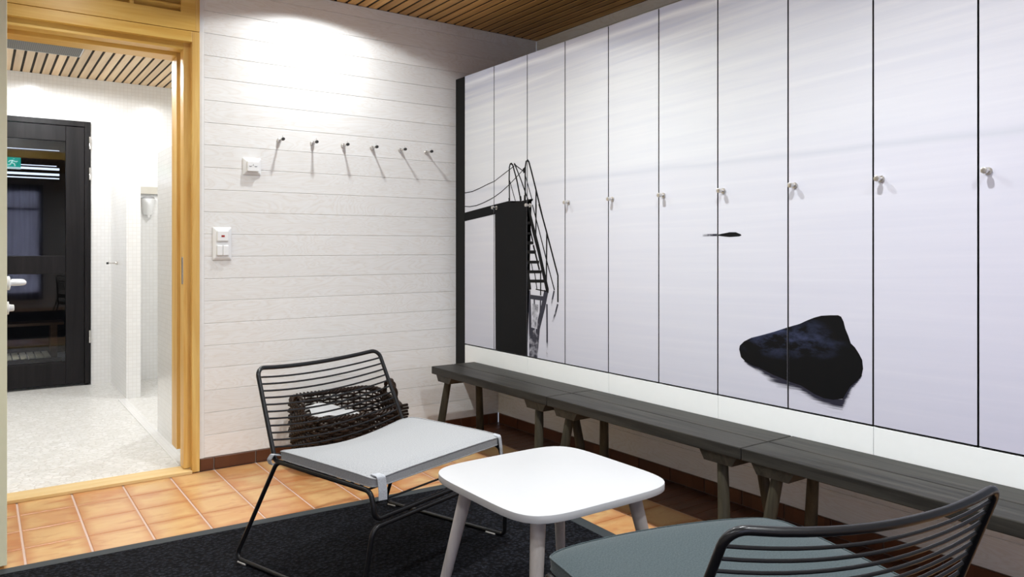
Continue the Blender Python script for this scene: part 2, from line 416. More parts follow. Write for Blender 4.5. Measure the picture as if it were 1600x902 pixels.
def tube(bm, pts, r, seg=10, closed=False, cap=True, mat=0):
    pts = [Vector(p) for p in pts]; q = [pts[0]]
    for p in pts[1:]:
        if (p - q[-1]).length > 1e-6: q.append(p)
    pts = q; N = len(pts)
    rr = r if callable(r) else (lambda t: r)
    T = []
    for i in range(N):
        a = pts[(i - 1) % N] if (closed or i > 0) else pts[i]; b = pts[(i + 1) % N] if (closed or i < N - 1) else pts[i]
        T.append((b - a).normalized())
    up = Vector((0, 0, 1)) if abs(T[0].z) < 0.9 else Vector((1, 0, 0))
    nrm = (up - T[0] * up.dot(T[0])).normalized()
    rings = []
    for i in range(N):
        if i:
            nrm = (nrm - T[i] * nrm.dot(T[i])).normalized()
        bn = T[i].cross(nrm)
        rad = rr(i / max(1, N - 1))
        rings.append([bm.verts.new(pts[i] + (nrm * math.cos(2 * PI * j / seg) + bn * math.sin(2 * PI * j / seg)) * rad) for j in range(seg)])
    for i in range(N if closed else N - 1):
        A, Bq = rings[i], rings[(i + 1) % N]
        for j in range(seg):
            f = bm.faces.new((A[j], A[(j + 1) % seg], Bq[(j + 1) % seg], Bq[j])); f.material_index = mat
    if cap and not closed:
        f = bm.faces.new(rings[0][::-1]); f.material_index = mat
        f = bm.faces.new(rings[-1]); f.material_index = mat
    return bm

def lathe(bm, prof, origin, axis, seg=20, mat=0):
    """prof: (distance along axis, radius)"""
    o = Vector(origin); ax = Vector(axis).normalized()
    u = ax.orthogonal().normalized(); w = ax.cross(u); rings = []
    for d, r in prof:
        rings.append([bm.verts.new(o + ax * d + (u * math.cos(2 * PI * j / seg) + w * math.sin(2 * PI * j / seg)) * max(r, 1e-4)) for j in range(seg)])
    for a, b in zip(rings, rings[1:]):
        for j in range(seg):
            f = bm.faces.new((a[j], a[(j + 1) % seg], b[(j + 1) % seg], b[j])); f.material_index = mat
    f = bm.faces.new(rings[0][::-1]); f.material_index = mat
    f = bm.faces.new(rings[-1]); f.material_index = mat
    return bm

def prism(bm, pts, vec, mat=0):
    a = [bm.verts.new(p) for p in pts]; b = [bm.verts.new(Vector(p) + Vector(vec)) for p in pts]
    n = len(pts)
    for i in range(n):
        f = bm.faces.new((a[i], a[(i + 1) % n], b[(i + 1) % n], b[i])); f.material_index = mat
    bm.faces.new(a[::-1]).material_index = mat; bm.faces.new(b).material_index = mat
    return bm

def dup(root, loc=None, rotz=None, label=None, group=None):
    r = root.copy(); COL.objects.link(r)
    if loc is not None: r.location = loc
    if rotz is not None: r.rotation_euler = (0, 0, rotz)
    if label: r['label'] = label
    if group: r['group'] = group
    for ch in list(root.children):
        c = ch.copy(); COL.objects.link(c); c.parent = r
        for g in list(ch.children):
            d = g.copy(); COL.objects.link(d); d.parent = c
    return r

# ================================================================== the room shell
D = 3.812          # face of the boarded back wall
XW = 2.895         # wall behind the lockers
XP = 2.60          # boxed-out wall under the lockers
XL = 2.297         # face of the locker doors
CEIL = 2.39
X0, Y0 = -1.6, -2.2

def board_wall(name, axis, face, a0, a1, z0=0.06, z1=CEIL, thick=0.02, sgn=1):
    """horizontal boards 108 mm high; axis 'x': face is a Y plane, boards run along X; sgn = side the wall body lies on"""
    bm = bmesh.new(); z = 0.060
    while z < z1 - 0.002:
        zt = min(z + 0.108, z1)
        if zt > z0 + 0.003:
            zb = max(z, z0)
            if axis == 'x': B(bm, a0, a1, min(face, face + sgn * thick), max(face, face + sgn * thick), zb + 0.0008, zt - 0.0008, 0.0012, seg=1)
            else: B(bm, min(face, face + sgn * thick), max(face, face + sgn * thick), a0, a1, zb + 0.0008, zt - 0.0008, 0.0012, seg=1)
        z += 0.108
    f2 = face + sgn * thick; f3 = f2 + sgn * 0.07; f1 = face + sgn * 0.004
    if axis == 'x': B(bm, a0, a1, min(f1, f3), max(f1, f3), z0 + 0.001, z1)
    else: B(bm, min(f1, f3), max(f1, f3), a0, a1, z0 + 0.001, z1)
    return struct(new(name, bm, M['board']))

board_wall('wall_back', 'x', D, 0.885, XW)
board_wall('wall_back', 'x', D, X0, -0.06)
board_wall('wall_right', 'y', XP, Y0, D, 0.06, 0.384)
board_wall('wall_right', 'y', XW, Y0, D, 2.0, CEIL)
board_wall('wall_left', 'y', X0, Y0, D, sgn=-1)
# wall with the curtained window behind the camera
bm = bmesh.new()
WX0, WX1, WZ0, WZ1 = -0.75, 0.91, 0.22, 2.10
for x0, x1, z0, z1 in ((X0, WX0, 0, CEIL), (WX1, XW, 0, CEIL), (WX0, WX1, 0, WZ0), (WX0, WX1, WZ1, CEIL)):
    B(bm, x0, x1, Y0 - 0.09, Y0, z0, z1)
struct(new('wall_front', bm, M['board']))
bm = bmesh.new()
for q in ((WX0, WX1, WZ0, WZ0 + 0.05), (WX0, WX1, WZ1 - 0.05, WZ1), (WX0, WX0 + 0.05, WZ0 + 0.05, WZ1 - 0.05), (WX1 - 0.05, WX1, WZ0 + 0.05, WZ1 - 0.05), (WX0 + 0.05, WX1 - 0.05, 1.72, 1.76)):
    B(bm, q[0], q[1], Y0 - 0.08, Y0 - 0.03, q[2], q[3])
w = struct(new('window_1', bm, M['blackwood']))
new('window_pane', box(WX0, WX1, Y0 - 0.06, Y0 - 0.054, WZ0 + 0.05, WZ1 - 0.05), M['winglass'], w)
bm = bmesh.new(); n = 260; pts = []
for i in range(n + 1):
    t = i / n
    pts.append((WX0 - 0.05 + t * (WX1 - WX0 + 0.06), Y0 + 0.07 + 0.036 * math.sin(t * 2 * PI * 19 + 0.8 * math.sin(t * 9)) + 0.010 * math.sin(t * 2 * PI * 7.3)))
ra = [[bm.verts.new((x, y, z)) for x, y in pts] for z in (0.15, 2.16)]
for i in range(n): bm.faces.new((ra[0][i], ra[0][i + 1], ra[1][i + 1], ra[1][i]))
tag(new('curtain', bm, M['curtain'], smooth=True), 'grey blue pleated curtain, seen mirrored in the glass of the black door', 'curtain')

# floor of terracotta tiles, 200 mm, with a strip of narrow dark tiles under the benches
bm = bmesh.new()
B(bm, X0, 2.3325, Y0, 3.83, -0.05, -0.003, mat=1)
nx = int((2.33 - X0) / 0.2) + 2
for i in range(nx):
    x1 = 2.33 - 0.2 * i; x0 = x1 - 0.2
    for j in range(30):
        y1 = 3.80 - 0.2 * j; y0 = y1 - 0.2
        if x1 < X0 + 0.05 or y1 < Y0 + 0.05: continue
        B(bm, max(x0, X0) + 0.0036, x1 - 0.0036, max(y0, Y0) + 0.0016, y1 - 0.0016, -0.02, 0.0, 0.0022, seg=2)
fl = struct(new('floor', bm, [M['tile'], M['grout']]))
bm = bmesh.new(); B(bm, 2.3325, XP + 0.02, Y0, 3.83, -0.05, -0.003, mat=1)
y = 3.80
while y > Y0:
    B(bm, 2.336, XP - 0.003, y - 0.0635, y - 0.0015, -0.02, 0.0, 0.002, seg=1); y -= 0.065
struct(new('floor', bm, [M['darktile'], M['groutgrey']]))
# dark tile skirting
bm = bmesh.new(); B(bm, 0.86, XP, 3.813, 3.82, -0.003, 0.0598, mat=1)
x = 0.93
B(bm, 0.866, 0.927, 3.806, 3.816, 0.0015, 0.0588, 0.0015, seg=1)
while x < XP - 0.01:
    B(bm, x + 0.003, min(x + 0.197, XP - 0.012), 3.806, 3.816, 0.0015, 0.0588, 0.0015, seg=1); x += 0.2
struct(new('baseboard_back', bm, [M['darktile'], M['groutgrey']]))
bm = bmesh.new(); B(bm, XP + 0.001, XP + 0.008, Y0, 3.806, 0.0, 0.0598, mat=1)
y = 3.80
while y > Y0:
    B(bm, XP - 0.006, XP + 0.004, max(y - 0.197, Y0), y - 0.003, 0.0015, 0.0588, 0.0015, seg=1); y -= 0.2
struct(new('baseboard_right', bm, [M['darktile'], M['groutgrey']]))

# slatted wooden ceiling
def slats(name, xa, xb, ya, yb, mat):
    bm = bmesh.new(); k = math.floor(xa / 0.0615)
    while k * 0.0615 + 0.018 < xb:
        s0, s1 = k * 0.0615 + 0.0195, k * 0.0615 + 0.0195 + 0.0460
        s0, s1 = max(s0, xa), min(s1, xb)
        if s1 > s0 + 0.004: B(bm, s0, s1, ya, yb, CEIL, CEIL + 0.005, 0.0012, seg=1)
        k += 1
    B(bm, xa, xb, ya, yb, CEIL + 0.006, CEIL + 0.06, mat=1)
    for q in ((xa - 0.02, xa, ya - 0.02, yb + 0.02), (xb, xb + 0.02, ya - 0.02, yb + 0.02), (xa, xb, ya - 0.02, ya), (xa, xb, yb, yb + 0.02)):
        B(bm, *q, CEIL + 0.001, CEIL + 0.06, mat=1)
    return struct(new(name, bm, [mat, M['void']]))
slats('ceiling', X0, XW, Y0, D, M['slat'])

# ------------------------------------------------------------------ doorway to the shower room
XA = 0.827
c = struct(new('trim_1', box(0.8625, 0.8845, D - 0.002, D + 0.02, 0.060, CEIL, 0.001), M['whitetrim']))   # white corner strip
def jamb_frame(name, xi, zi, xo, zo, y0, y1, zbot=0.0, xleft=0.03):
    bm = bmesh.new()
    B(bm, xi, xo, y0, y1, zbot, zo, 0.0015, mat=0)
    B(bm, xleft - (xo - xi), xleft, y0, y1, zbot, zo, 0.0015, mat=0)
    B(bm, xleft, xi, y0, y1, zi, zo, 0.0015, mat=1)
    return struct(new(name, bm, [M['pine'], M['pine_h']]))
jamb_frame('trim_2', 0.8275, 2.054, 0.8615, 2.1045, 3.795, 3.832, zbot=0.004, xleft=-0.01)
jamb = jamb_frame('trim_3', 0.797, 2.022, 0.84, 2.09, 3.833, 3.905, zbot=0.018, xleft=0.02)
plate = new('strike_plate', box(0.7945, 0.7985, 3.842, 3.868, 0.90, 1.03, 0.001), M['steel'], jamb)
plate['label'] = 'steel strike plate let into the jamb'
jamb_frame('trim_4', 0.815, 2.035, 0.85, 2.09, 3.906, 3.945, zbot=0.018, xleft=0.01)
jamb_frame('trim_5', 0.789, 2.012, 0.845, 2.09, 3.946, 4.06, zbot=0.088, xleft=0.03)
struct(new('trim_6', box(-0.05, 0.8265, 3.785, 3.905, 0.0, 0.015, 0.002), M['sill']))

# pine transom with a louvred grille
bm = bmesh.new()
B(bm, -0.06, 0.8615, 3.795, 3.83, 2.107, 2.190, 0.001)
B(bm, -0.06, 0.8615, 3.795, 3.83, 2.33, CEIL - 0.001, 0.001)
for x0, x1 in ((-0.06, 0.18), (0.560, 0.577), (0.777, 0.8425)): B(bm, x0, x1, 3.795, 3.83, 2.190, 2.33, 0.001)
tr = struct(new('trim_7', bm, M['pine_h']))
for x0, x1 in ((0.18, 0.56), (0.577, 0.777)):
    lb = bmesh.new()
    for q in range(4):
        z = 2.203 + q * 0.036
        prism(lb, [(x0, 3.798, z + 0.012), (x0, 3.828, z - 0.004), (x0, 3.828, z + 0.004), (x0, 3.798, z + 0.020)], (x1 - x0, 0, 0))
    new('louvre', lb, M['pine_h'], tr)
struct(new('trim_8', box(0.8425, 0.8615, 3.7945, 3.83, 2.1075, CEIL - 0.001, 0.001), M['pine']))
struct(new('wall_back', box(-0.06, 0.885, 3.85, 3.90, 2.092, CEIL), M['pine_h']))

# open door leaf seen on edge at the left, with its lever handle
dl = struct(new('door_1', box(0.031, 0.077, 3.03, 3.783, 0.012, 2.045, 0.002), M['leaf']))
hb = bmesh.new()
lathe(hb, [(0, 0.024), (0.008, 0.024), (0.010, 0.020), (0.012, 0.010)], (0.077, 3.09, 0.955), (1, 0, 0), 20)
tube(hb, fillet([(0.085, 3.09, 0.955), (0.126, 3.09, 0.955), (0.126, 3.205, 0.955), (0.095, 3.212, 0.955)], 0.018), 0.0095, 10)
h_ = new('door_handle', hb, M['plastic'], dl, smooth=True); h_['label'] = 'white lever handle'
hb = bmesh.new()
lathe(hb, [(0, 0.022), (0.006, 0.022), (0.008, 0.012), (0.020, 0.011), (0.022, 0.008)], (0.077, 3.09, 0.87), (1, 0, 0), 20)
h_ = new('lock_knob', hb, M['plastic'], dl, smooth=True); h_['label'] = 'white lock rose'

# ================================================================== shower room beyond
YF = 6.707
SX0, SX1 = -1.2, 2.0
struct(new('floor', box(SX0, SX1, 3.905, 8.95, -0.05, 0.0), M['pebble']))
bm = bmesh.new()
B(bm, 0.847, SX1, 3.935, 3.97, 0, CEIL); B(bm, SX0, -0.03, 3.935, 3.97, 0, CEIL); B(bm, -0.03, 0.847, 3.935, 3.97, 2.095, CEIL)
struct(new('wall_front', bm, M['mosaic']))
bm = bmesh.new()
B(bm, 0.715, SX1, YF, YF + 0.1, 0, CEIL); B(bm, SX0, -0.38, YF, YF + 0.1, 0, CEIL); B(bm, -0.38, 0.715, YF, YF + 0.1, 2.055, CEIL)
struct(new('wall_back', bm, M['mosaic']))
struct(new('wall_left', box(SX0 - 0.1, SX0, 3.97, YF, 0, CEIL), M['mosaic']))
struct(new('wall_right', box(SX1, SX1 + 0.1, 3.97, YF, 0, CEIL), M['mosaic']))
bm = bmesh.new()
B(bm, 0.853, 0.945, 5.93, YF, 0, 1.627)
struct(new('wall_partition', bm, M['mosaic']))
bm = bmesh.new()
B(bm, 0.853, 0.945, 3.971, 4.785, 0, 1.627)
B(bm, 0.80, 0.853, 3.971, 5.93, 0, 0.004)
struct(new('wall_partition', bm, M['mosaic']))
slats('ceiling', SX0, SX1, 3.97, YF, M['slat_shower'])

v = thing('ceiling_vent', 'grey perforated vent panel in the slatted ceiling of the shower room', 'vent', (0.26, 5.67, 2.378))
new('vent_panel', box(-0.30, 0.30, -0.24, 0.24, 0.0, 0.012, 0.002), M['ventmat'], v)
fb = bmesh.new()
for a in ((-0.306, -0.30, -0.246, 0.246), (0.30, 0.306, -0.246, 0.246), (-0.30, 0.30, -0.246, -0.24), (-0.30, 0.30, 0.24, 0.246)): B(fb, *a, -0.001, 0.012)
new('vent_frame', fb, M['steel'], v)

# dark glazed door in the far wall
d2 = thing('door_2', 'black framed glass door in the white mosaic wall', 'door'); d2['kind'] = 'structure'
bm = bmesh.new()
B(bm, 0.672, 0.713, 6.69, 6.76, 0.012, 2.053, 0.002); B(bm, -0.379, -0.34, 6.69, 6.76, 0.012, 2.053, 0.002); B(bm, -0.34, 0.672, 6.69, 6.76, 2.012, 2.053, 0.002)
new('door_frame', bm, M['blackwood'], d2)
bm = bmesh.new()
B(bm, 0.545, 0.670, 6.695, 6.74, 0.02, 2.008, 0.003); B(bm, -0.338, -0.22, 6.695, 6.74, 0.02, 2.008, 0.003)
for z0, z1 in ((0.02, 0.195), (0.872, 1.010), (1.89, 2.008)): B(bm, -0.22, 0.545, 6.697, 6.738, z0, z1, 0.003)
new('door_leaf', bm, M['blackwood'], d2)
new('glass_pane', box(-0.22, 0.545, 6.714, 6.720, 0.19, 0.872), M['glass'], d2)
new('glass_pane', box(-0.22, 0.545, 6.714, 6.720, 1.010, 1.89), M['glass'], d2)
for z in (1.84, 1.60, 0.33):
    new('hinge', lathe(bmesh.new(), [(0, 0.007), (0.045, 0.007), (0.048, 0.005), (0.051, 0.007), (0.096, 0.007)], (0.706, 6.684, z), (0, 0, 1), 10), M['steel'], d2, smooth=True)

# room behind the glass door
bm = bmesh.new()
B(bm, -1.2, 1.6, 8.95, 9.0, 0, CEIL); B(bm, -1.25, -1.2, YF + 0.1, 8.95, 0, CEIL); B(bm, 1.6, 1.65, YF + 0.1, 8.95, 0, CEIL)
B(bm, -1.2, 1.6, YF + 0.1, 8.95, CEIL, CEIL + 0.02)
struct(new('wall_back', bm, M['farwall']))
for (z, y, r), lab in zip(((1.785, 8.0, 0.010), (1.735, 8.0, 0.010), (1.84, 8.3, 0.004), (1.70, 8.0, 0.005), (1.955, 8.0, 0.003)),
        ('thicker upper glowing stand-in for a ceiling light reflected in the glass door, just under the exit sign', 'thicker lower glowing stand-in for a ceiling light reflected in the glass door, under the other thick one',
         'thin stand-in for a reflected light line right at the foot of the exit sign', 'lowest thin stand-in for a light line reflected in the glass door, under all the others', 'topmost thin stand-in for a light line reflected in the glass door, above the exit sign')):
    tag(new('reflected_tube', tube(bmesh.new(), [(-0.6, y, z), (0.60, y, z)], r, 8), M['tube'], smooth=True), lab, 'light', 'stand-ins for lights reflected in the glass door')  # glowing tubes added behind the glass in place of reflected ceiling lights
es = thing('exit_sign_reflection', 'green emergency exit sign with running man, glowing stand-in for its reflection in the glass door', 'sign', (0.19, 8.0, 1.825))  # reflected sign modelled as a glowing panel behind the glass
new('sign_panel', box(-0.125, 0.115, -0.01, 0.01, -0.04, 0.048, 0.002), M['exitgreen'], es)
new('sign_edge', box(-0.125, 0.115, -0.012, 0.01, -0.055, -0.041), M['exitwhite'], es)
bm = bmesh.new()
tube(bm, [(0.062, -0.013, 0.033), (0.062, -0.013, 0.035)], 0.007, 8)                                   # head
for p in ([(0.055, 0.022), (0.045, 0.0)], [(0.053, 0.018), (0.080, 0.008), (0.090, 0.014)], [(0.053, 0.018), (0.032, 0.016), (0.024, 0.004)], [(0.045, 0.0), (0.066, -0.010), (0.072, -0.030)], [(0.045, 0.0), (0.034, -0.020), (0.012, -0.024)]):
    tube(bm, [(x, -0.012, z) for x, z in p], 0.0045, 6)
new('running_figure', bm, M['exitwhite'], es)
bm = bmesh.new()
tube(bm, [(-0.005, -0.012, 0.030), (-0.005, -0.012, -0.028)], 0.0045, 6); tube(bm, [(-0.024, -0.012, -0.008), (-0.005, -0.012, -0.028), (0.014, -0.012, -0.008)], 0.0045, 6)
new('arrow', bm, M['exitwhite'], es)
sb = thing('sauna_bench', 'brown wooden bench low behind the glass of the black door', 'bench', (0.0, 7.9, 0))
for k in range(3): new('seat_slat', box(-0.7, 0.62, -0.12 + k * 0.085, -0.045 + k * 0.085, 0.385 + k * 0.0, 0.41, 0.003), M['farwood'], sb)
for s in (-0.6, 0.52): new('leg', box(s, s + 0.05, -0.10, 0.12, 0, 0.384, 0.003), M['farwood'], sb)
lg = thing('floor_grate', 'cream slatted low grate behind the bottom glass of the black door', 'grate', (0.0, 7.45, 0.0))
for k in range(20): new('slat', box(-0.6 + k * 0.055, -0.555 + k * 0.055, -0.2, 0.3, 0.15, 0.165, 0.002), M['cream'], lg)
new('rail', box(-0.6, 0.56, -0.235, -0.20, 0.10, 0.165, 0.002), M['blackwood'], lg)
new('leg', box(0.52, 0.56, -0.20, -0.16, 0.0, 0.10, 0.002), M['blackwood'], lg); new('leg', box(-0.6, -0.56, -0.20, -0.16, 0.0, 0.10, 0.002), M['blackwood'], lg)
spot('grate_spot', (0.2, 7.35, 0.36), 1.2, size=150, col=(1, 0.96, 0.85), aim=(0.2, 7.7, 0.1))

# fittings of the shower room
sd = thing('soap_dispenser', 'white wall-mounted soap dispenser with a grey cap in the shower', 'soap dispenser', (1.12, YF, 1.335))
bm = bmesh.new()
rings = []
for z, wx, dy in ((0.0, 0.030, 0.055), (0.02, 0.036, 0.068), (0.07, 0.042, 0.085), (0.135, 0.046, 0.098)):
    ring = []
    for j in range(20):
        a = PI * j / 19
        ring.append(bm.verts.new((wx * math.cos(a), -dy * math.sin(a) ** 0.7 - 0.001, z)))
    rings.append(ring)
for a, b in zip(rings, rings[1:]):
    for j in range(20): bm.faces.new((a[j], a[(j + 1) % 20], b[(j + 1) % 20], b[j]))
bm.faces.new(rings[0][::-1]); bm.faces.new(rings[-1])
new('dispenser_body', bm, M['plastic'], sd, smooth=True)
bm = bmesh.new(); ra = []
for z, wx, dy in ((0.136, 0.049, 0.102), (0.144, 0.047, 0.099), (0.150, 0.036, 0.078)):
    ra.append([bm.verts.new((wx * math.cos(PI * j / 19), -dy * math.sin(PI * j / 19) ** 0.7 - 0.001, z)) for j in range(20)])
for a, b in zip(ra, ra[1:]):
    for j in range(20): bm.faces.new((a[j], a[(j + 1) % 20], b[(j + 1) % 20], b[j]))
bm.faces.new(ra[0][::-1]); bm.faces.new(ra[-1])
cp = new('dispenser_cap', bm, plain('grey_cap', (0.30, 0.30, 0.31), 0.4), sd, smooth=True); cp['label'] = 'grey cap'
new('nozzle', lathe(bmesh.new(), [(0, 0.012), (0.02, 0.009)], (0, -0.045, 0.0), (0, 0, -1), 12), M['plastic'], sd, smooth=True)
tag(new('wall_ledge', box(0.96, 1.30, YF - 0.03, YF - 0.0005, 1.507, 1.565, 0.002), plain('beige_metal_ledge', (0.56, 0.53, 0.46), 0.4)), 'beige strip on the shower wall above the soap dispenser', 'ledge')

# ================================================================== the print on the locker doors
ART_LINES = [(0.0045, [(3.7387, 1.3907), (3.7086, 1.3912), (3.6284, 1.3941), (3.5465, 1.4089), (3.4671, 1.4255), (3.4016, 1.4372), (3.3377, 1.4609), (3.2645, 1.4872), (3.2146, 1.5048)]), (0.0045, [(3.7387, 1.3156), (3.7086, 1.313), (3.6534, 1.3092), (3.5871, 1.3121), (3.5145, 1.3241), (3.4516, 1.3383), (3.4016, 1.3516), (3.3377, 1.3746), (3.2645, 1.4076), (3.2005, 1.4422), (3.145, 1.4724)]), (0.0056, [(3.2111, 1.5107), (3.1382, 1.4719)]), (0.0106, [(3.2595, 1.3224), (3.2624, 1.4344), (3.2609, 1.5006), (3.2538, 1.5165), (3.243, 1.5197), (3.2302, 1.5103), (3.2146, 1.4761), (3.1935, 1.4294), (3.1588, 1.3214)]), (0.0056, [(3.2595, 1.4342), (3.2026, 1.3113)]), (0.0084, [(3.2111, 1.5119), (3.1588, 1.431), (3.0908, 1.314)]), (0.0112, [(3.1191, 1.3154), (3.1191, 1.4522), (3.1178, 1.4923), (3.111, 1.5178), (3.0995, 1.5248), (3.0874, 1.5136), (3.0641, 1.4598), (3.028, 1.3701), (2.9731, 1.2282)]), (0.0062, [(3.1164, 1.4439), (3.0575, 1.3123)]), (0.0101, [(3.0267, 1.37), (3.028, 1.2399)]), (0.0168, [(3.2146, 1.5081), (3.2076, 1.5157)]), (0.0258, [(3.1382, 1.4706), (3.1212, 1.4765)]), (0.014, [(3.128, 1.463), (3.1191, 1.4904)]), (0.0168, [(3.1212, 1.3457), (3.1225, 1.3156)]), (0.0168, [(3.1622, 1.3419), (3.1574, 1.3173)]), (0.0146, [(3.2624, 1.3391), (3.2609, 1.3224)]), (0.0112, [(3.0026, 1.2942), (2.9406, 1.1529), (2.851, 0.9389), (2.851, 0.8092)]), (0.0078, [(3.0577, 1.2933), (3.0008, 1.1595), (2.9406, 1.0121), (2.8775, 0.8659)]), (0.0101, [(3.0262, 1.2919), (3.0291, 1.1141)]), (0.0106, [(2.9388, 1.1528), (2.9424, 0.8938)]), (0.0149, [(3.1181, 1.2019), (3.079, 1.2009)]), (0.0115, [(3.1161, 1.1478), (3.0654, 1.147)]), (0.0155, [(3.1161, 1.0992), (3.0481, 1.099)]), (0.0169, [(3.1161, 1.0519), (3.0272, 1.0524)]), (0.0149, [(3.1161, 1.0002), (3.0008, 1.0021)]), (0.0155, [(3.1112, 0.9503), (2.9802, 0.9539)]), (0.0155, [(3.0867, 0.9033), (2.9543, 0.9083)]), (0.0056, [(3.0291, 0.8645), (2.936, 0.8575)]), (0.0252, [(3.0984, 0.9515), (3.079, 0.8593)]), (0.009, [(3.0819, 1.0913), (3.0819, 0.9462)]), (0.0095, [(2.9886, 0.9488), (2.9886, 0.8351)]), (0.0112, [(3.0867, 1.19), (3.0539, 1.1074)]), (0.0123, [(3.05, 1.0883), (2.9989, 0.9628)]), (0.0073, [(3.0386, 0.9474), (3.0196, 0.8678)]), (0.0062, [(3.0673, 0.9987), (3.0529, 0.9528)])]
ART_POLYS = [[(3.7387, 1.2733), (3.7086, 1.2768), (3.3978, 1.31), (3.2718, 1.3221), (3.2288, 1.3208), (3.2245, 1.3116), (3.1519, 1.317), (3.0641, 1.3238), (3.0509, 1.3231), (3.0555, 1.3122), (3.0989, 1.308), (3.1009, 1.2864), (3.1009, 1.05), (3.1042, 0.8294), (3.1042, 0.685), (3.1069, 0.3878), (3.3902, 0.3464), (3.3902, 0.6654), (3.3917, 0.8992), (3.3962, 1.1333), (3.3978, 1.2568), (3.7086, 1.227), (3.7387, 1.2242)], [(3.1023, 1.307), (3.0867, 1.2888), (3.0008, 1.0854), (2.9224, 0.8694), (2.9251, 0.8496), (2.9452, 0.8571), (3.0149, 1.0511), (3.0625, 1.1606)], [(1.7827, 0.6996), (1.78, 0.7133), (1.7612, 0.7308), (1.7294, 0.7473), (1.6879, 0.7601), (1.6326, 0.7783), (1.5743, 0.8004), (1.5319, 0.8145), (1.5042, 0.8283), (1.4771, 0.8402), (1.4504, 0.8488), (1.4155, 0.853), (1.3898, 0.8549), (1.3793, 0.8509), (1.3709, 0.8359), (1.3646, 0.8128), (1.3542, 0.7903), (1.346, 0.7677), (1.3316, 0.7557), (1.3174, 0.736), (1.3073, 0.718), (1.3045, 0.6914), (1.3094, 0.6677), (1.3235, 0.6502), (1.348, 0.6271), (1.3584, 0.6099), (1.373, 0.584), (1.4069, 0.5745), (1.4416, 0.5747), (1.4771, 0.5831), (1.5042, 0.5952), (1.5272, 0.604), (1.5695, 0.6102), (1.6031, 0.618), (1.6375, 0.6251), (1.6676, 0.6347), (1.6931, 0.6421), (1.7241, 0.6468), (1.7558, 0.6582), (1.7746, 0.6715)], [(1.8751, 1.1269), (1.8488, 1.1307), (1.8265, 1.134), (1.7973, 1.1336), (1.7757, 1.1255), (1.7722, 1.1214), (1.7829, 1.1179), (1.8265, 1.116), (1.8638, 1.1194), (1.8865, 1.1227)]]
ART_FADES = [(0.0224, [(3.0863, 0.8565), (3.078, 0.7243), (3.0729, 0.5092)], 0.1, 0.6), (0.0336, [(2.9429, 0.8603), (2.9674, 0.7809), (3.012, 0.6685), (3.0321, 0.5141)], 0.0, 0.6), (0.0392, [(3.0575, 0.6891), (3.0453, 0.5125)], 0.35, 0.6), (0.0123, [(2.9381, 0.7947), (2.9361, 0.6513), (2.9361, 0.5318)], 0.0, 0.8), (0.0112, [(2.8806, 0.8633), (2.9091, 0.7728)], 0.1, 0.9), (0.0112, [(2.8524, 0.8001), (2.8711, 0.7518), (2.9044, 0.69)], 0.1, 0.9), (0.0224, [(3.0729, 0.8233), (2.9575, 0.8205)], 0.2, 0.3), (0.0112, [(3.0422, 0.8188), (3.0372, 0.7152)], 0.2, 0.6), (0.0112, [(2.9891, 0.8218), (2.992, 0.749)], 0.1, 0.5), (0.0504, [(3.0321, 0.7889), (3.0422, 0.6659)], 0.6, 0.75), (0.0084, [(1.8789, 1.1245), (1.925, 1.1245), (1.9684, 1.1244)], 0.2, 0.95)]
ART_FRINGE = ([(1.7558, 0.6605), (1.7241, 0.649), (1.6931, 0.6443), (1.6676, 0.6368), (1.6375, 0.6272), (1.6031, 0.6201), (1.5695, 0.6123), (1.5272, 0.6061), (1.5042, 0.5972), (1.4771, 0.5851), (1.4416, 0.5767), (1.4069, 0.5764), (1.3751, 0.5817), (1.3584, 0.6099), (1.348, 0.6291), (1.3235, 0.6522), (1.3094, 0.6696)], [(1.7665, 0.6547), (1.7294, 0.6351), (1.7008, 0.6237), (1.6777, 0.6073), (1.6525, 0.5894), (1.6178, 0.5776), (1.579, 0.5752), (1.5319, 0.5744), (1.5042, 0.5624), (1.4771, 0.5506), (1.4416, 0.5405), (1.4069, 0.5347), (1.3751, 0.5365), (1.348, 0.5882), (1.3357, 0.6213), (1.3154, 0.6495), (1.3073, 0.6679)])

DOORS = [3.7116, 3.4066, 3.1016, 2.7966, 2.4916, 2.1866, 1.8816, 1.5766, 1.2716, 0.9666, 0.6616]
ZB, ZT = 0.5185, 2.0665

def art_faces():
    """flat convex-free polygons of the silhouette in (y, z): list of (points, fades, material slot)"""
    out = [(p, None, 2) for p in ART_POLYS]
    def strip(wd, pts, f0, f1, slot):
        P = [Vector(p) for p in pts]; n = len(P); L = []; R = []
        for i in range(n):
            t = (P[min(i + 1, n - 1)] - P[max(i - 1, 0)]).normalized(); q = Vector((-t.y, t.x)) * wd / 2
            L.append(P[i] + q); R.append(P[i] - q)
        for i in range(n - 1):
            a, b = f0 + (f1 - f0) * i / (n - 1), f0 + (f1 - f0) * (i + 1) / (n - 1)
            out.append(([L[i], L[i + 1], R[i + 1], R[i]], [a, b, b, a], slot))
    for wd, pts in ART_LINES:
        cap = [Vector(p) for p in pts]
        strip(wd, cap, 0, 0, 2)
    for wd, pts, f0, f1 in ART_FADES: strip(wd, pts, f0, f1, 3)
    a, b = ART_FRINGE
    for i in range(len(a) - 1): out.append(([a[i], a[i + 1], b[i + 1], b[i]], [0.0, 0.0, 0.95, 0.95], 4))
    return out
ART = art_faces()

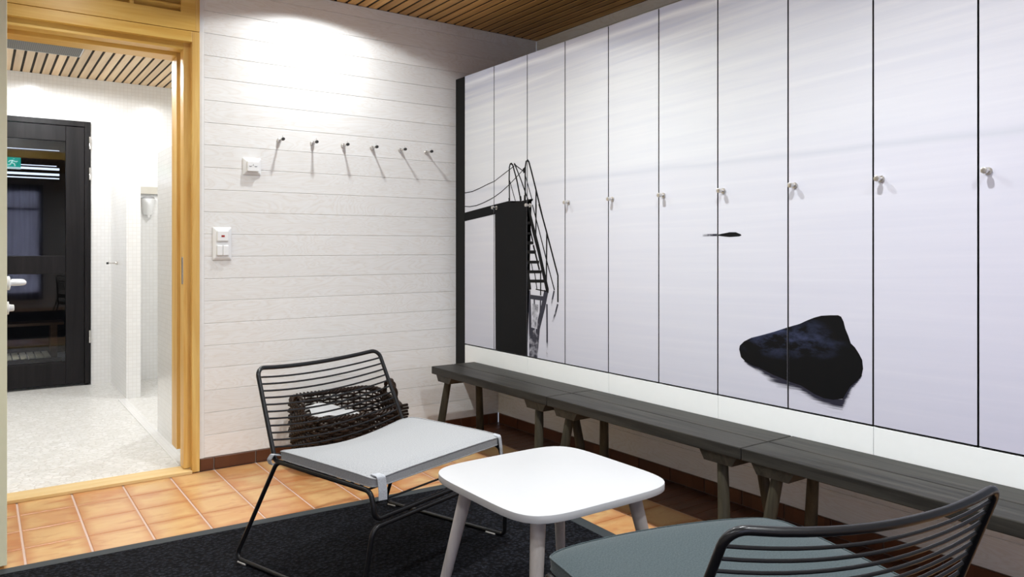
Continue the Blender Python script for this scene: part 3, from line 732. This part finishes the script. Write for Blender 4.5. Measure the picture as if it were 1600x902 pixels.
def door_mesh(y0, y1, ybase):
    """door between y0 < y1, local origin at (XL.., ybase, 0); the print is inlaid in the front skin"""
    bm = bmesh.new()
    lay = bm.loops.layers.uv.new('art'); fl_ = bm.verts.layers.float.new('fade')
    B(bm, 0.0, 0.018, y0, y1, ZB, ZT, 0.0, mat=1)
    for f in bm.faces:
        if f.calc_center_median().x < 1e-5: f.material_index = 0
    for k, (pts, fades, slot) in enumerate(ART):
        ys = [p[0] for p in pts]
        if max(ys) <= y0 or min(ys) >= y1: continue
        t = bmesh.new(); tl = t.verts.layers.float.new('fade')
        vs = []
        for i, p in enumerate(pts):
            v_ = t.verts.new((0, p[0], p[1])); v_[tl] = fades[i] if fades else 0.0; vs.append(v_)
        try: t.faces.new(vs)
        except ValueError: t.free(); continue
        bmesh.ops.triangulate(t, faces=t.faces[:])
        for co, no in (((0, y0 + 0.0004, 0), (0, -1, 0)), ((0, y1 - 0.0004, 0), (0, 1, 0)), ((0, 0, ZB + 0.0004), (0, 0, -1))):
            bmesh.ops.bisect_plane(t, geom=t.verts[:] + t.edges[:] + t.faces[:], plane_co=co, plane_no=no, clear_outer=True)
        x = -0.00025 - 0.00001 * (k % 23) - (0.0002 if slot == 2 else 0.0)
        mp = {}
        for v_ in t.verts:
            nv = bm.verts.new((x, v_.co.y, v_.co.z)); nv[fl_] = v_[tl]; mp[v_.index] = nv
        t.verts.index_update()
        mp = {v_.index: nv for v_, nv in zip(t.verts, list(bm.verts)[-len(t.verts):])} if len(t.verts) else {}
        for f in t.faces:
            try: nf = bm.faces.new([mp[v_.index] for v_ in f.verts]); nf.material_index = slot
            except ValueError: continue
            nf.normal_update()
            if nf.normal.x > 0: nf.normal_flip()
        t.free()
    for f in bm.faces:
        for lp in f.loops: lp[lay].uv = (lp.vert.co.y, lp.vert.co.z)
    for v_ in bm.verts: v_.co.y -= ybase
    return bm

PRINT = [M['print'], M['black'], M['ink'], M['print_fade'], M['print_fringe']]
what = ['printed with the horizontal pier beam and ropes, beside the black strip', 'printed with the solid black pier tower', 'printed with the steep pier ladder',
        'of plain pale sea immediately right of the pier ladder door', 'of plain pale sea, second to the right of the ladder door', 'of pale sea with the thin tail of the small rock',
        'printed with the small flat rock and the left tip of the big rock', 'printed with the largest part of the big dark rock', 'of plain pale sea immediately right of the big dark rock', 'of plain pale sea cut off by the right edge of the photo']
for i in range(10):
    y1, y0 = DOORS[i], DOORS[i + 1]
    lk = thing('locker', 'tall locker ' + what[i], 'locker', (XL, y0, 0.0), group='row of lockers with one printed sea picture')
    bb = bmesh.new(); w_ = y1 - y0
    B(bb, 0.0185, XW - XL - 0.001, 0.0005, w_ - 0.0005, 0.386, ZT)
    new('locker_body', bb, M['black'], lk)
    new('locker_door', door_mesh(y0 + 0.0028, y1 - 0.0028, y0), PRINT, lk, recalc=False)
    if i >= 1:
        kb = bmesh.new()
        lathe(kb, [(0, 0.0105), (0.004, 0.0105), (0.005, 0.0055), (0.020, 0.0055), (0.022, 0.0095), (0.032, 0.0085), (0.033, 0.006)], (-0.0005, w_ - 0.027, 1.291), (-1, 0, 0), 18)
        kn = new('door_knob', kb, M['steel'], lk, smooth=True)
        kn.parent = [c_ for c_ in lk.children if c_.name.startswith('locker_door')][0]
# white base panels below the doors, one for every two lockers
names = ['leftmost white base panel, under the pier beam and tower doors', 'second white base panel, under the pier ladder door', 'third white base panel from the left, below plain pale sea doors', 'fourth white base panel, under the big rock', 'rightmost white base panel, right of the big rock']
for i in range(5):
    y1 = 3.7116 - 0.61 * i + (-0.0 if i else 0); y0 = y1 - 0.61
    if i == 0: y1 = 3.7116
    tag(new('base_panel', box(0, 0.016, -0.304, 0.304, 0.388, 0.5115, 0.0006), M['panel'], loc=(XL + 0.001, (y0 + y1) / 2, 0)), names[i], 'panel', 'white base panels under the locker doors')
tag(new('filler_strip', box(0, 0.55, 0, 0.099, 0.386, ZT, 0.001), M['black'], loc=(XL, 3.7122, 0)), 'black vertical strip closing the gap between the lockers and the boarded wall', 'panel')

# ================================================================== wall fittings
BOARD_Y = D - 0.0005
hookx = (1.2482, 1.4233, 1.5933, 1.7606, 1.9322, 2.0996)
hook_l = ['leftmost steel coat hook on the white boards, above and right of the small square outlet', 'second steel coat hook from the left', 'third steel coat hook from the left', 'fourth steel coat hook from the left', 'fifth steel coat hook from the left', 'rightmost steel coat hook, nearest the black locker strip']
def coat_hook(loc, rz, label, group):
    t = thing('coat_hook', label, 'coat hook', loc, rz, group)
    new('base_plate', lathe(bmesh.new(), [(0, 0.0125), (0.003, 0.0125), (0.004, 0.0115), (0.014, 0.0095), (0.015, 0.006)], (0, 0, 0), (0, -1, 0), 20), M['steel'], t, smooth=True)
    new('peg', lathe(bmesh.new(), [(0.014, 0.0048), (0.062, 0.0048)], (0, 0, 0), (0, -1, 0), 14), M['steel'], t, smooth=True)
    new('tip', lathe(bmesh.new(), [(0.058, 0.0078), (0.070, 0.0078), (0.072, 0.006)], (0, 0, 0), (0, -1, 0), 16), M['rubber'], t, smooth=True)
    new('pin', tube(bmesh.new(), [(0, -0.057, 0.004), (0, -0.057, 0.018)], 0.0014, 8), M['steel'], t)
    return t
h0 = coat_hook((hookx[0], BOARD_Y, 1.6215), 0, hook_l[0], 'steel coat hooks on the boarded wall')
for x, lb in zip(hookx[1:], hook_l[1:]): dup(h0, (x, BOARD_Y, 1.6215), 0, lb)
hk = dup(h0, (0.8525, 6.36, 0.955), -PI / 2, 'steel hook with a black tip on the shower partition wall', None)
del hk['group']

def plate(bm, w, h, d, bev=0.010):
    a = [(-w / 2, 0, -h / 2), (w / 2, 0, -h / 2), (w / 2, 0, h / 2), (-w / 2, 0, h / 2)]
    k = 0.012
    r0 = [bm.verts.new(p) for p in a]
    r1 = [bm.verts.new((x, -d * 0.45, z)) for x, _, z in a]
    r2 = [bm.verts.new((x * (1 - 2 * k / w), -d, z * (1 - 2 * k / h))) for x, _, z in a]
    for p, q in ((r0, r1), (r1, r2)):
        for i in range(4): bm.faces.new((p[i], p[(i + 1) % 4], q[(i + 1) % 4], q[i]))
    bm.faces.new(r2); bm.faces.new(r0[::-1])
    bmesh.ops.bevel(bm, geom=[e for e in bm.edges], offset=0.0015, segments=2, affect='EDGES')
    return bm

ol = thing('wall_outlet', 'small square white outlet on the boarded wall left of the coat hooks', 'outlet', (1.1105, BOARD_Y, 1.479))
new('outlet_frame', plate(bmesh.new(), 0.088, 0.084, 0.014), M['plastic'], ol)
new('outlet_insert', box(-0.028, 0.028, -0.030, -0.012, -0.026, 0.024, 0.003), M['plastic'], ol)
bm = bmesh.new()
for x in (-0.014, 0.012):
    tube(bm, [(x - 0.006, -0.0305, 0.0005), (x, -0.0305, -0.0025), (x + 0.006, -0.0305, 0.0005)], 0.0014, 6)
prism(bm, [(-0.0035, -0.0303, 0.003), (0.0005, -0.0303, 0.003), (0.001, -0.0303, 0.011)], (0, -0.0006, 0))
m_ = new('outlet_marks', bm, M['plastic_g'], ol); m_['label'] = 'dark slots and small triangle mark'

sw = thing('light_switch', 'white double wall switch plate with a red indicator beside the wooden door frame', 'light switch', (0.9675, BOARD_Y, 1.0945))
new('switch_frame', plate(bmesh.new(), 0.088, 0.160, 0.012), M['plastic'], sw)
rk = new('rocker', box(-0.027, 0.027, -0.023, -0.010, 0.011, 0.063, 0.004), M['plastic'], sw)
li = new('indicator', box(-0.0075, 0.0075, -0.0245, -0.0225, 0.032, 0.041, 0.0008), M['red'], rk); li['label'] = 'red indicator window'
new('rocker', box(-0.0275, -0.0006, -0.022, -0.010, -0.058, -0.008, 0.003), M['plastic'], sw)
new('rocker', box(0.0006, 0.0275, -0.022, -0.010, -0.058, -0.008, 0.003), M['plastic'], sw)

# ================================================================== benches
def make_bench(label):
    t = thing('bench', label, 'bench', (2.15, 3.083, 0), 0, 'dark wooden benches along the lockers')
    L = 1.016
    new('seat_plank', box(-0.140, -0.0015, -L / 2, L / 2, 0.388, 0.428, 0.003), M['bench'], t)
    new('seat_plank', box(0.0015, 0.136, -L / 2, L / 2, 0.388, 0.428, 0.003), M['bench'], t)
    for s in (1, -1):
        yc = s * (L / 2 - 0.105); bm = bmesh.new()
        prism(bm, [(-0.125, yc - 0.080, 0.3875), (-0.125, yc - 0.058, 0.352), (-0.125, yc + 0.058, 0.352), (-0.125, yc + 0.080, 0.3875)], (0.25, 0, 0))
        new('batten', bm, M['bench_x'], t)
        for q in (-1, 1):
            bm = bmesh.new()
            tube(bm, [(q * 0.098, yc, 0.353), (q * 0.118, yc + s * 0.022, 0.18), (q * 0.138, yc + s * 0.044, 0.001)], lambda u: 0.0185 + 0.004 * u, 18)
            new('leg', bm, M['bench_leg'], t, smooth=True)
    return t
b0 = make_bench('dark stained wooden bench in the corner by the boarded wall')
dup(b0, (2.15, 2.0635, 0), 0, 'dark stained wooden bench in the middle of the row, behind the white table')
dup(b0, (2.15, 1.044, 0), 0, 'dark stained wooden bench nearest the camera, behind the grey green chair')

# ================================================================== entrance mat
RW, RL, RA = 2.9, 4.4, math.radians(-2.6)
t = thing('entrance_mat', 'large black entrance mat with a rubber rim under chairs and table', 'mat', (1.985, 2.945, 0.0), RA)
bm = bmesh.new()
prof = [(0.0, 0.0), (0.004, 0.0035), (0.064, 0.0080), (0.0645, 0.0)]
loops = []
for d, z in prof:
    loops.append([bm.verts.new(p) for p in ((-d, -d, z), (-RW + d, -d, z), (-RW + d, -RL + d, z), (-d, -RL + d, z))])
for a, b in zip(loops, loops[1:]):
    for i in range(4): bm.faces.new((a[i], a[(i + 1) % 4], b[(i + 1) % 4], b[i]))
new('rubber_rim', bm, M['rugedge'], t)
new('pile', box(-RW + 0.065, -0.065, -RL + 0.065, -0.065, 0.0005, 0.0085, 0.002), M['rug'], t)
MATZ = 0.0088

# ================================================================== lounge chairs of black wire
def make_chair(label, loc, rz, fabric, strap, front_straps=True):
    t = thing('lounge_chair', label, 'chair', loc, rz, 'black wire lounge chairs')
    ZR, ZF, HW, HF, HT, YT, ZTOP = 0.355, 0.345, 0.3075, 0.318, 0.287, -0.129, 0.650
    def sagz(u): return 0.019 + 0.016 * u           # u = 0 at the top rail, 1 at the seat
    # frame: one continuous tube: top rail, side rails, front drop and lower front bar
    def rail(x0, y0, z0, bow, sag, n=14):
        return [(x0 * (1 - 2 * i / n), y0 - bow * (1 - (1 - 2 * i / n) ** 2), z0 - sag * (1 - (1 - 2 * i / n) ** 2)) for i in range(n + 1)]
    side = [(HT, YT, ZTOP), (HW, 0.0, ZR), (HF, 0.470, ZF), (HF - 0.002, 0.484, 0.268)]
    top = rail(HT, YT, ZTOP, 0.034, 0.019)          # from +x to -x
    path = fillet(side[::-1][0:1] + side[::-1][1:] + [top[2]], [0, 0.028, 0.028, 0.034, 0])[1:]
    left = [(-p[0], p[1], p[2]) for p in path]
    # front-low corners
    fr = fillet([(-HF, 0.480, 0.31), (-HF + 0.002, 0.484, 0.262), (HF - 0.002, 0.484, 0.262), (HF, 0.480, 0.31)], [0, 0.03, 0.03, 0])
    loop = list(path) + [Vector(p) for p in top[3:-2]] + list(reversed(left))
    loop = [Vector(p) for p in loop] + [Vector(p) for p in fr]
    new('frame', tube(bmesh.new(), loop, 0.0078, 12, closed=True), M['blackmetal'], t, smooth=True)
    # sled base with both legs in one tube and its bar under the seat front
    W2 = 0.353; FR, FF = -0.155, 0.465; z0 = 0.0075
    lg = [(HW + 0.0027, 0.12, ZR - 0.0026), (HW + 0.0004, 0.012, ZR - 0.0006), (W2, FR, z0), (W2, FF, z0), (HF + 0.012, 0.492, 0.244)]
    pts = lg + [(-x, y_, z) for x, y_, z in lg[::-1]]
    rad = [0, 0.040, 0.022, 0.022, 0.032, 0.032, 0.022, 0.022, 0.05, 0]
    new('sled_base', tube(bmesh.new(), fillet(pts, rad), 0.0074, 12), M['blackmetal'], t, smooth=True)
    for i in range(12):                              # rods of the backrest
        u = (0.033 + i * 0.0243) / 0.322
        x = HT + (HW - HT) * u; y_ = YT * (1 - u); z = ZTOP + (ZR - ZTOP) * u
        new('back_rod', tube(bmesh.new(), rail(x, y_ + 0.002, z, 0.034 * (1 - 0.6 * u), sagz(u)), 0.0034, 8), M['blackmetal'], t, smooth=True)
    for i in range(11):                              # rods of the seat
        v_ = (i + 0.6) / 11; x = HW + (HF - HW) * v_
        new('seat_rod', tube(bmesh.new(), rail(x, 0.470 * v_, ZR + (ZF - ZR) * v_ + 0.001, 0, 0.036 * (1 - v_)), 0.0034, 8), M['blackmetal'], t, smooth=True)
    new('seat_rod', tube(bmesh.new(), rail(HF - 0.001, 0.478, 0.310, 0, 0.0), 0.0034, 8), M['blackmetal'], t, smooth=True)
    for s in (-1, 1):
        for yy in (FR + 0.045, FF - 0.06):
            new('glide', box(s * W2 - 0.010, s * W2 + 0.010, yy - 0.022, yy + 0.022, 0.0003, 0.0055, 0.0015), M['glide'], t)
    # cushion
    N = 30; bm = bmesh.new(); uvl = bm.loops.layers.uv.new('uv')
    def seat(x, y_):
        q = max(-0.1, min(1, y_ / 0.47)); k = 1 - (x / 0.31) ** 2
        return ZR + (ZF - ZR) * q + 0.0095 - 0.040 * (1 - q) * max(0, k) + 0.008 * q * max(0, k)
    def pos(a, b):
        n_ = 18.0; m_ = max(abs(a), abs(b))
        f = m_ / ((abs(a) ** n_ + abs(b) ** n_) ** (1 / n_)) if m_ > 0 else 1
        a_, b_ = a * f, b * f
        y_ = 0.248 + b_ * 0.238
        x = a_ * (0.310 + 0.008 * (b_ + 1) / 2)
        y_ += (0.018 * (1 - a_ * a_) * max(0, b_)) - (0.006 * (1 - a_ * a_)) * max(0, -b_)
        return x, y_, m_
    def layer(fn): return [[bm.verts.new(fn(-1 + 2 * i / N, -1 + 2 * j / N)) for j in range(N + 1)] for i in range(N + 1)]
    def edge_round(m_): return 0.012 * (1 - m_ ** 10)
    def topf(a, b):
        x, y_, m_ = pos(a, b)
        return (x, y_, seat(x, y_) + 0.030 + edge_round(m_) + 0.008 * (1 - a * a) * (1 - b * b) - 0.006 * max(0, abs(a * b)) ** 6)
    def botf(a, b):
        x, y_, m_ = pos(a, b); return (x * 0.995, 0.247 + (y_ - 0.247) * 0.99, seat(x, y_) + 0.0)
    T = layer(topf); Bt = layer(botf)
    for i in range(N):
        for j in range(N):
            bm.faces.new((T[i][j], T[i + 1][j], T[i + 1][j + 1], T[i][j + 1])); bm.faces.new((Bt[i][j], Bt[i][j + 1], Bt[i + 1][j + 1], Bt[i + 1][j]))
    ring = [(i, 0) for i in range(N)] + [(N, j) for j in range(N)] + [(i, N) for i in range(N, 0, -1)] + [(0, j) for j in range(N, 0, -1)]
    for k in range(len(ring)):
        a, b = ring[k], ring[(k + 1) % len(ring)]
        bm.faces.new((Bt[a[0]][a[1]], Bt[b[0]][b[1]], T[b[0]][b[1]], T[a[0]][a[1]]))
    for f in bm.faces:
        vert = abs(f.normal.z) < 0.3
        for lp in f.loops: lp[uvl].uv = (lp.vert.co.x + (lp.vert.co.z if vert else 0), lp.vert.co.y + lp.vert.co.z)
    tc = [Vector(T[a[0]][a[1]].co) for a in ring]; bc = [Vector(Bt[a[0]][a[1]].co) for a in ring]
    cu = new('cushion', bm, fabric, t, smooth=True)
    pp = bmesh.new(); tube(pp, [p + Vector((0, 0, 0.001)) for p in tc], 0.0022, 6, closed=True); tube(pp, [p + Vector((0, 0, 0.002)) for p in bc], 0.0022, 6, closed=True)
    ul = pp.loops.layers.uv.new('uv')
    for f in pp.faces:
        for lp in f.loops: lp[ul].uv = (lp.vert.co.x, lp.vert.co.y)
    new('piping', pp, fabric, cu, smooth=True)
    def strap_mesh(pl, wv):
        sb_ = bmesh.new(); P = fillet(pl, 0.008, 4); wv = Vector(wv); ra = []
        for i, p in enumerate(P):
            tt = (P[min(i + 1, len(P) - 1)] - P[max(i - 1, 0)]).normalized(); nn = tt.cross(wv).normalized() * 0.0015
            ra.append([sb_.verts.new(p + wv + nn), sb_.verts.new(p - wv + nn), sb_.verts.new(p - wv - nn), sb_.verts.new(p + wv - nn)])
        for a, b in zip(ra, ra[1:]):
            for i in range(4): sb_.faces.new((a[i], a[(i + 1) % 4], b[(i + 1) % 4], b[i]))
        sb_.faces.new(ra[0][::-1]); sb_.faces.new(ra[-1])
        u_ = sb_.loops.layers.uv.new('uv')
        for f in sb_.faces:
            for lp in f.loops: lp[u_].uv = (lp.vert.co.x + lp.vert.co.y * 0.3, lp.vert.co.z)
        return sb_
    for s in (-1, 1):
        if front_straps: new('strap', strap_mesh([(s * 0.293, 0.460, 0.389), (s * 0.293, 0.4875, 0.3865), (s * 0.293, 0.4945, 0.345), (s * 0.294, 0.4955, 0.318)], (0.0125 * s, -0.005, 0)), strap, cu)
        new('strap', strap_mesh([(s * 0.300, 0.024, 0.375), (s * 0.318, 0.000, 0.378), (s * 0.324, -0.010, 0.360), (s * 0.318, -0.008, 0.342), (s * 0.300, 0.005, 0.344)], (0.0, 0.010, 0.0)), strap, cu)
    return t

make_chair('black wire lounge chair with a light grey cushion, facing the white table', (1.099, 2.606, MATZ), math.radians(-161.35), M['fab_light'], M['fab_strap'])
make_chair('black wire lounge chair with a grey green cushion, seen from behind at the bottom right', (1.22, 0.78, MATZ), math.radians(-14.5), M['fab_teal'], M['fab_teal'], False)

# ================================================================== small white table
TH = 0.443
tb = thing('side_table', 'small white table with rounded square top and grey tapered legs on the black mat', 'table', (1.292, 1.642, MATZ), 0.0)
bm = bmesh.new(); ra = []
def sup(a, z, n_=5.2, N=96):
    out = []
    for i in range(N):
        th = 2 * PI * i / N; c_, s_ = math.cos(th), math.sin(th)
        out.append((math.copysign(abs(c_) ** (2 / n_), c_) * a, math.copysign(abs(s_) ** (2 / n_), s_) * a, z))
    return out
TT = TH - MATZ; TA = 0.254
for a, z in ((TA - 0.002, TT - 0.020), (TA - 0.0004, TT - 0.0192), (TA, TT - 0.018), (TA, TT - 0.0014), (TA - 0.0004, TT - 0.0004), (TA - 0.0014, TT)):
    ra.append([bm.verts.new(p) for p in sup(a, z)])
for a, b in zip(ra, ra[1:]):
    for j in range(96): bm.faces.new((a[j], a[(j + 1) % 96], b[(j + 1) % 96], b[j]))
bm.faces.new(ra[0][::-1]); bm.faces.new(ra[-1])
new('table_top', bm, M['laminate'], tb, smooth=True)
for sx in (-1, 1):
    for sy in (-1, 1):
        bm = bmesh.new()
        tube(bm, [(sx * (0.160 + 0.072 * u), sy * (0.160 + 0.072 * u), (TT - 0.0205) * (1 - u) + 0.004 * u) for u in (0, 0.25, 0.5, 0.75, 1)], lambda u: 0.0200 - 0.0075 * u, 20)
        new('leg', bm, M['table_leg'], tb, smooth=True)

# ================================================================== wicker basket with a white cloth
bk = thing('wicker_basket', 'dark brown wicker basket with two handles on the tiles behind the light grey chair', 'basket', (1.492, 3.530, 0.0), 0.0)
def brect(u, hw, hd, rc=0.09):
    """point on a rounded rectangle, u in 0..1"""
    pts = fillet([(hw, hd, 0), (-hw, hd, 0), (-hw, -hd, 0), (hw, -hd, 0)], rc, 8, closed=True)
    pts = pts + [pts[0]]; L = [0]
    for a, b in zip(pts, pts[1:]): L.append(L[-1] + (b - a).length)
    t_ = (u % 1.0) * L[-1]
    for i in range(len(L) - 1):
        if t_ <= L[i + 1]:
            return pts[i].lerp(pts[i + 1], (t_ - L[i]) / max(1e-9, L[i + 1] - L[i]))
    return pts[-1].copy()
NS = 46
BH = 0.30
def ring_dims(f): return 0.196 + 0.052 * math.sin(PI * (0.12 + 0.52 * f)), 0.140 + 0.042 * math.sin(PI * (0.12 + 0.52 * f))
def rim_h(p):   # the back stands a little higher than the front
    return BH * (1 + 0.10 * (p.y / 0.18)) - 0.0
cache = {}
def bpt(u, f, off):
    key = (round(f, 4),)
    hw, hd = ring_dims(f)
    p = brect(u, hw + off, hd + off)
    return Vector((p.x, p.y, 0.012 + (rim_h(p) - 0.012) * f))
bm = bmesh.new(); bm2 = bmesh.new()
rows = 20
for r_ in range(rows):
    f = (r_ + 0.5) / rows
    pts = [bpt(k / (2 * NS), f, (0.0062 if (k // 2 + r_) % 2 == 0 else -0.0062) * (1.0 if k % 2 else 0.55)) for k in range(2 * NS)]
    tube(bm if r_ % 3 else bm2, pts, 0.0060, 6, closed=True)
for k in range(0, NS):
    u = (k * 2 + 0.5) / (2 * NS)
    tube(bm2, [bpt(u, f, 0) for f in (0.0, 0.33, 0.66, 1.0)], 0.0038, 6)
bd = new('woven_side', bm, M['wicker'], bk, smooth=True)
new('woven_stakes', bm2, M['wicker2'], bk, smooth=True)
bm = bmesh.new(); hw, hd = ring_dims(0)
vs = [bm.verts.new(bpt(i / 40, 0.0, 0)) for i in range(40)]; vt = [bm.verts.new(bpt(i / 40, 0.02, 0)) for i in range(40)]
for i in range(40): bm.faces.new((vs[i], vs[(i + 1) % 40], vt[(i + 1) % 40], vt[i]))
bm.faces.new(vs[::-1]); bm.faces.new(vt)
new('basket_base', bm, M['wicker'], bk)
bm = bmesh.new()
for s in (0, 1, 2):
    pts = []
    for k in range(260):
        u = k / 260; ph = 2 * PI * (u * 26 + s / 3); p = bpt(u, 1.0, 0.006 * math.cos(ph)); p.z += 0.006 * math.sin(ph) + 0.004; pts.append(p)
    tube(bm, pts, 0.0052, 6, closed=True)
new('braided_rim', bm, M['wicker2'], bk, smooth=True)
for s in (-1, 1):
    bm = bmesh.new()
    xr = s * 0.244
    for q in (0, 1):
        pts = []
        for k in range(28):
            a = PI * k / 27; ph = a * 7 + q * PI
            pts.append((xr + 0.006 * math.cos(ph) - s * 0.004 * math.sin(a), 0.070 * math.cos(a) + 0.004 * math.sin(ph), BH - 0.03 + (0.125 if s > 0 else 0.095) * math.sin(a) ** 0.8))
        tube(bm, pts, 0.0062, 7)
    new('handle', bm, M['wicker2'], bk, smooth=True)
# loose ends of the rim at the front right corner
bm = bmesh.new()
for q in range(7):
    z = 0.195 + q * 0.0155
    tube(bm, [(0.17, -0.165, z), (0.225, -0.176, z + 0.003), (0.250 + 0.004 * (q % 2), -0.176, z + 0.004)], 0.0072, 6)
new('rim_ends', bm, M['wicker'], bk, smooth=True)
# folded cloth
bm = bmesh.new(); N = 16; g = []
for i in range(N + 1):
    row = []
    for j in range(N + 1):
        a, b = i / N - 0.5, j / N - 0.5
        z = 0.268 + 0.055 * math.exp(-((a + 0.28) ** 2 * 14 + (b - 0.12) ** 2 * 9)) + 0.010 * math.sin(a * 9 + b * 5) + 0.006 * math.sin(b * 17 - a * 6) - 0.05 * max(0, a) 
        row.append(bm.verts.new((1.430 + a * 0.27, 3.525 + b * 0.20, z)))
    g.append(row)
for i in range(N):
    for j in range(N): bm.faces.new((g[i][j], g[i + 1][j], g[i + 1][j + 1], g[i][j + 1]))
bmesh.ops.solidify(bm, geom=bm.faces[:], thickness=0.05)
tag(new('folded_cloth', bm, M['paper'], smooth=True), 'white folded cloth lying in the wicker basket', 'cloth')
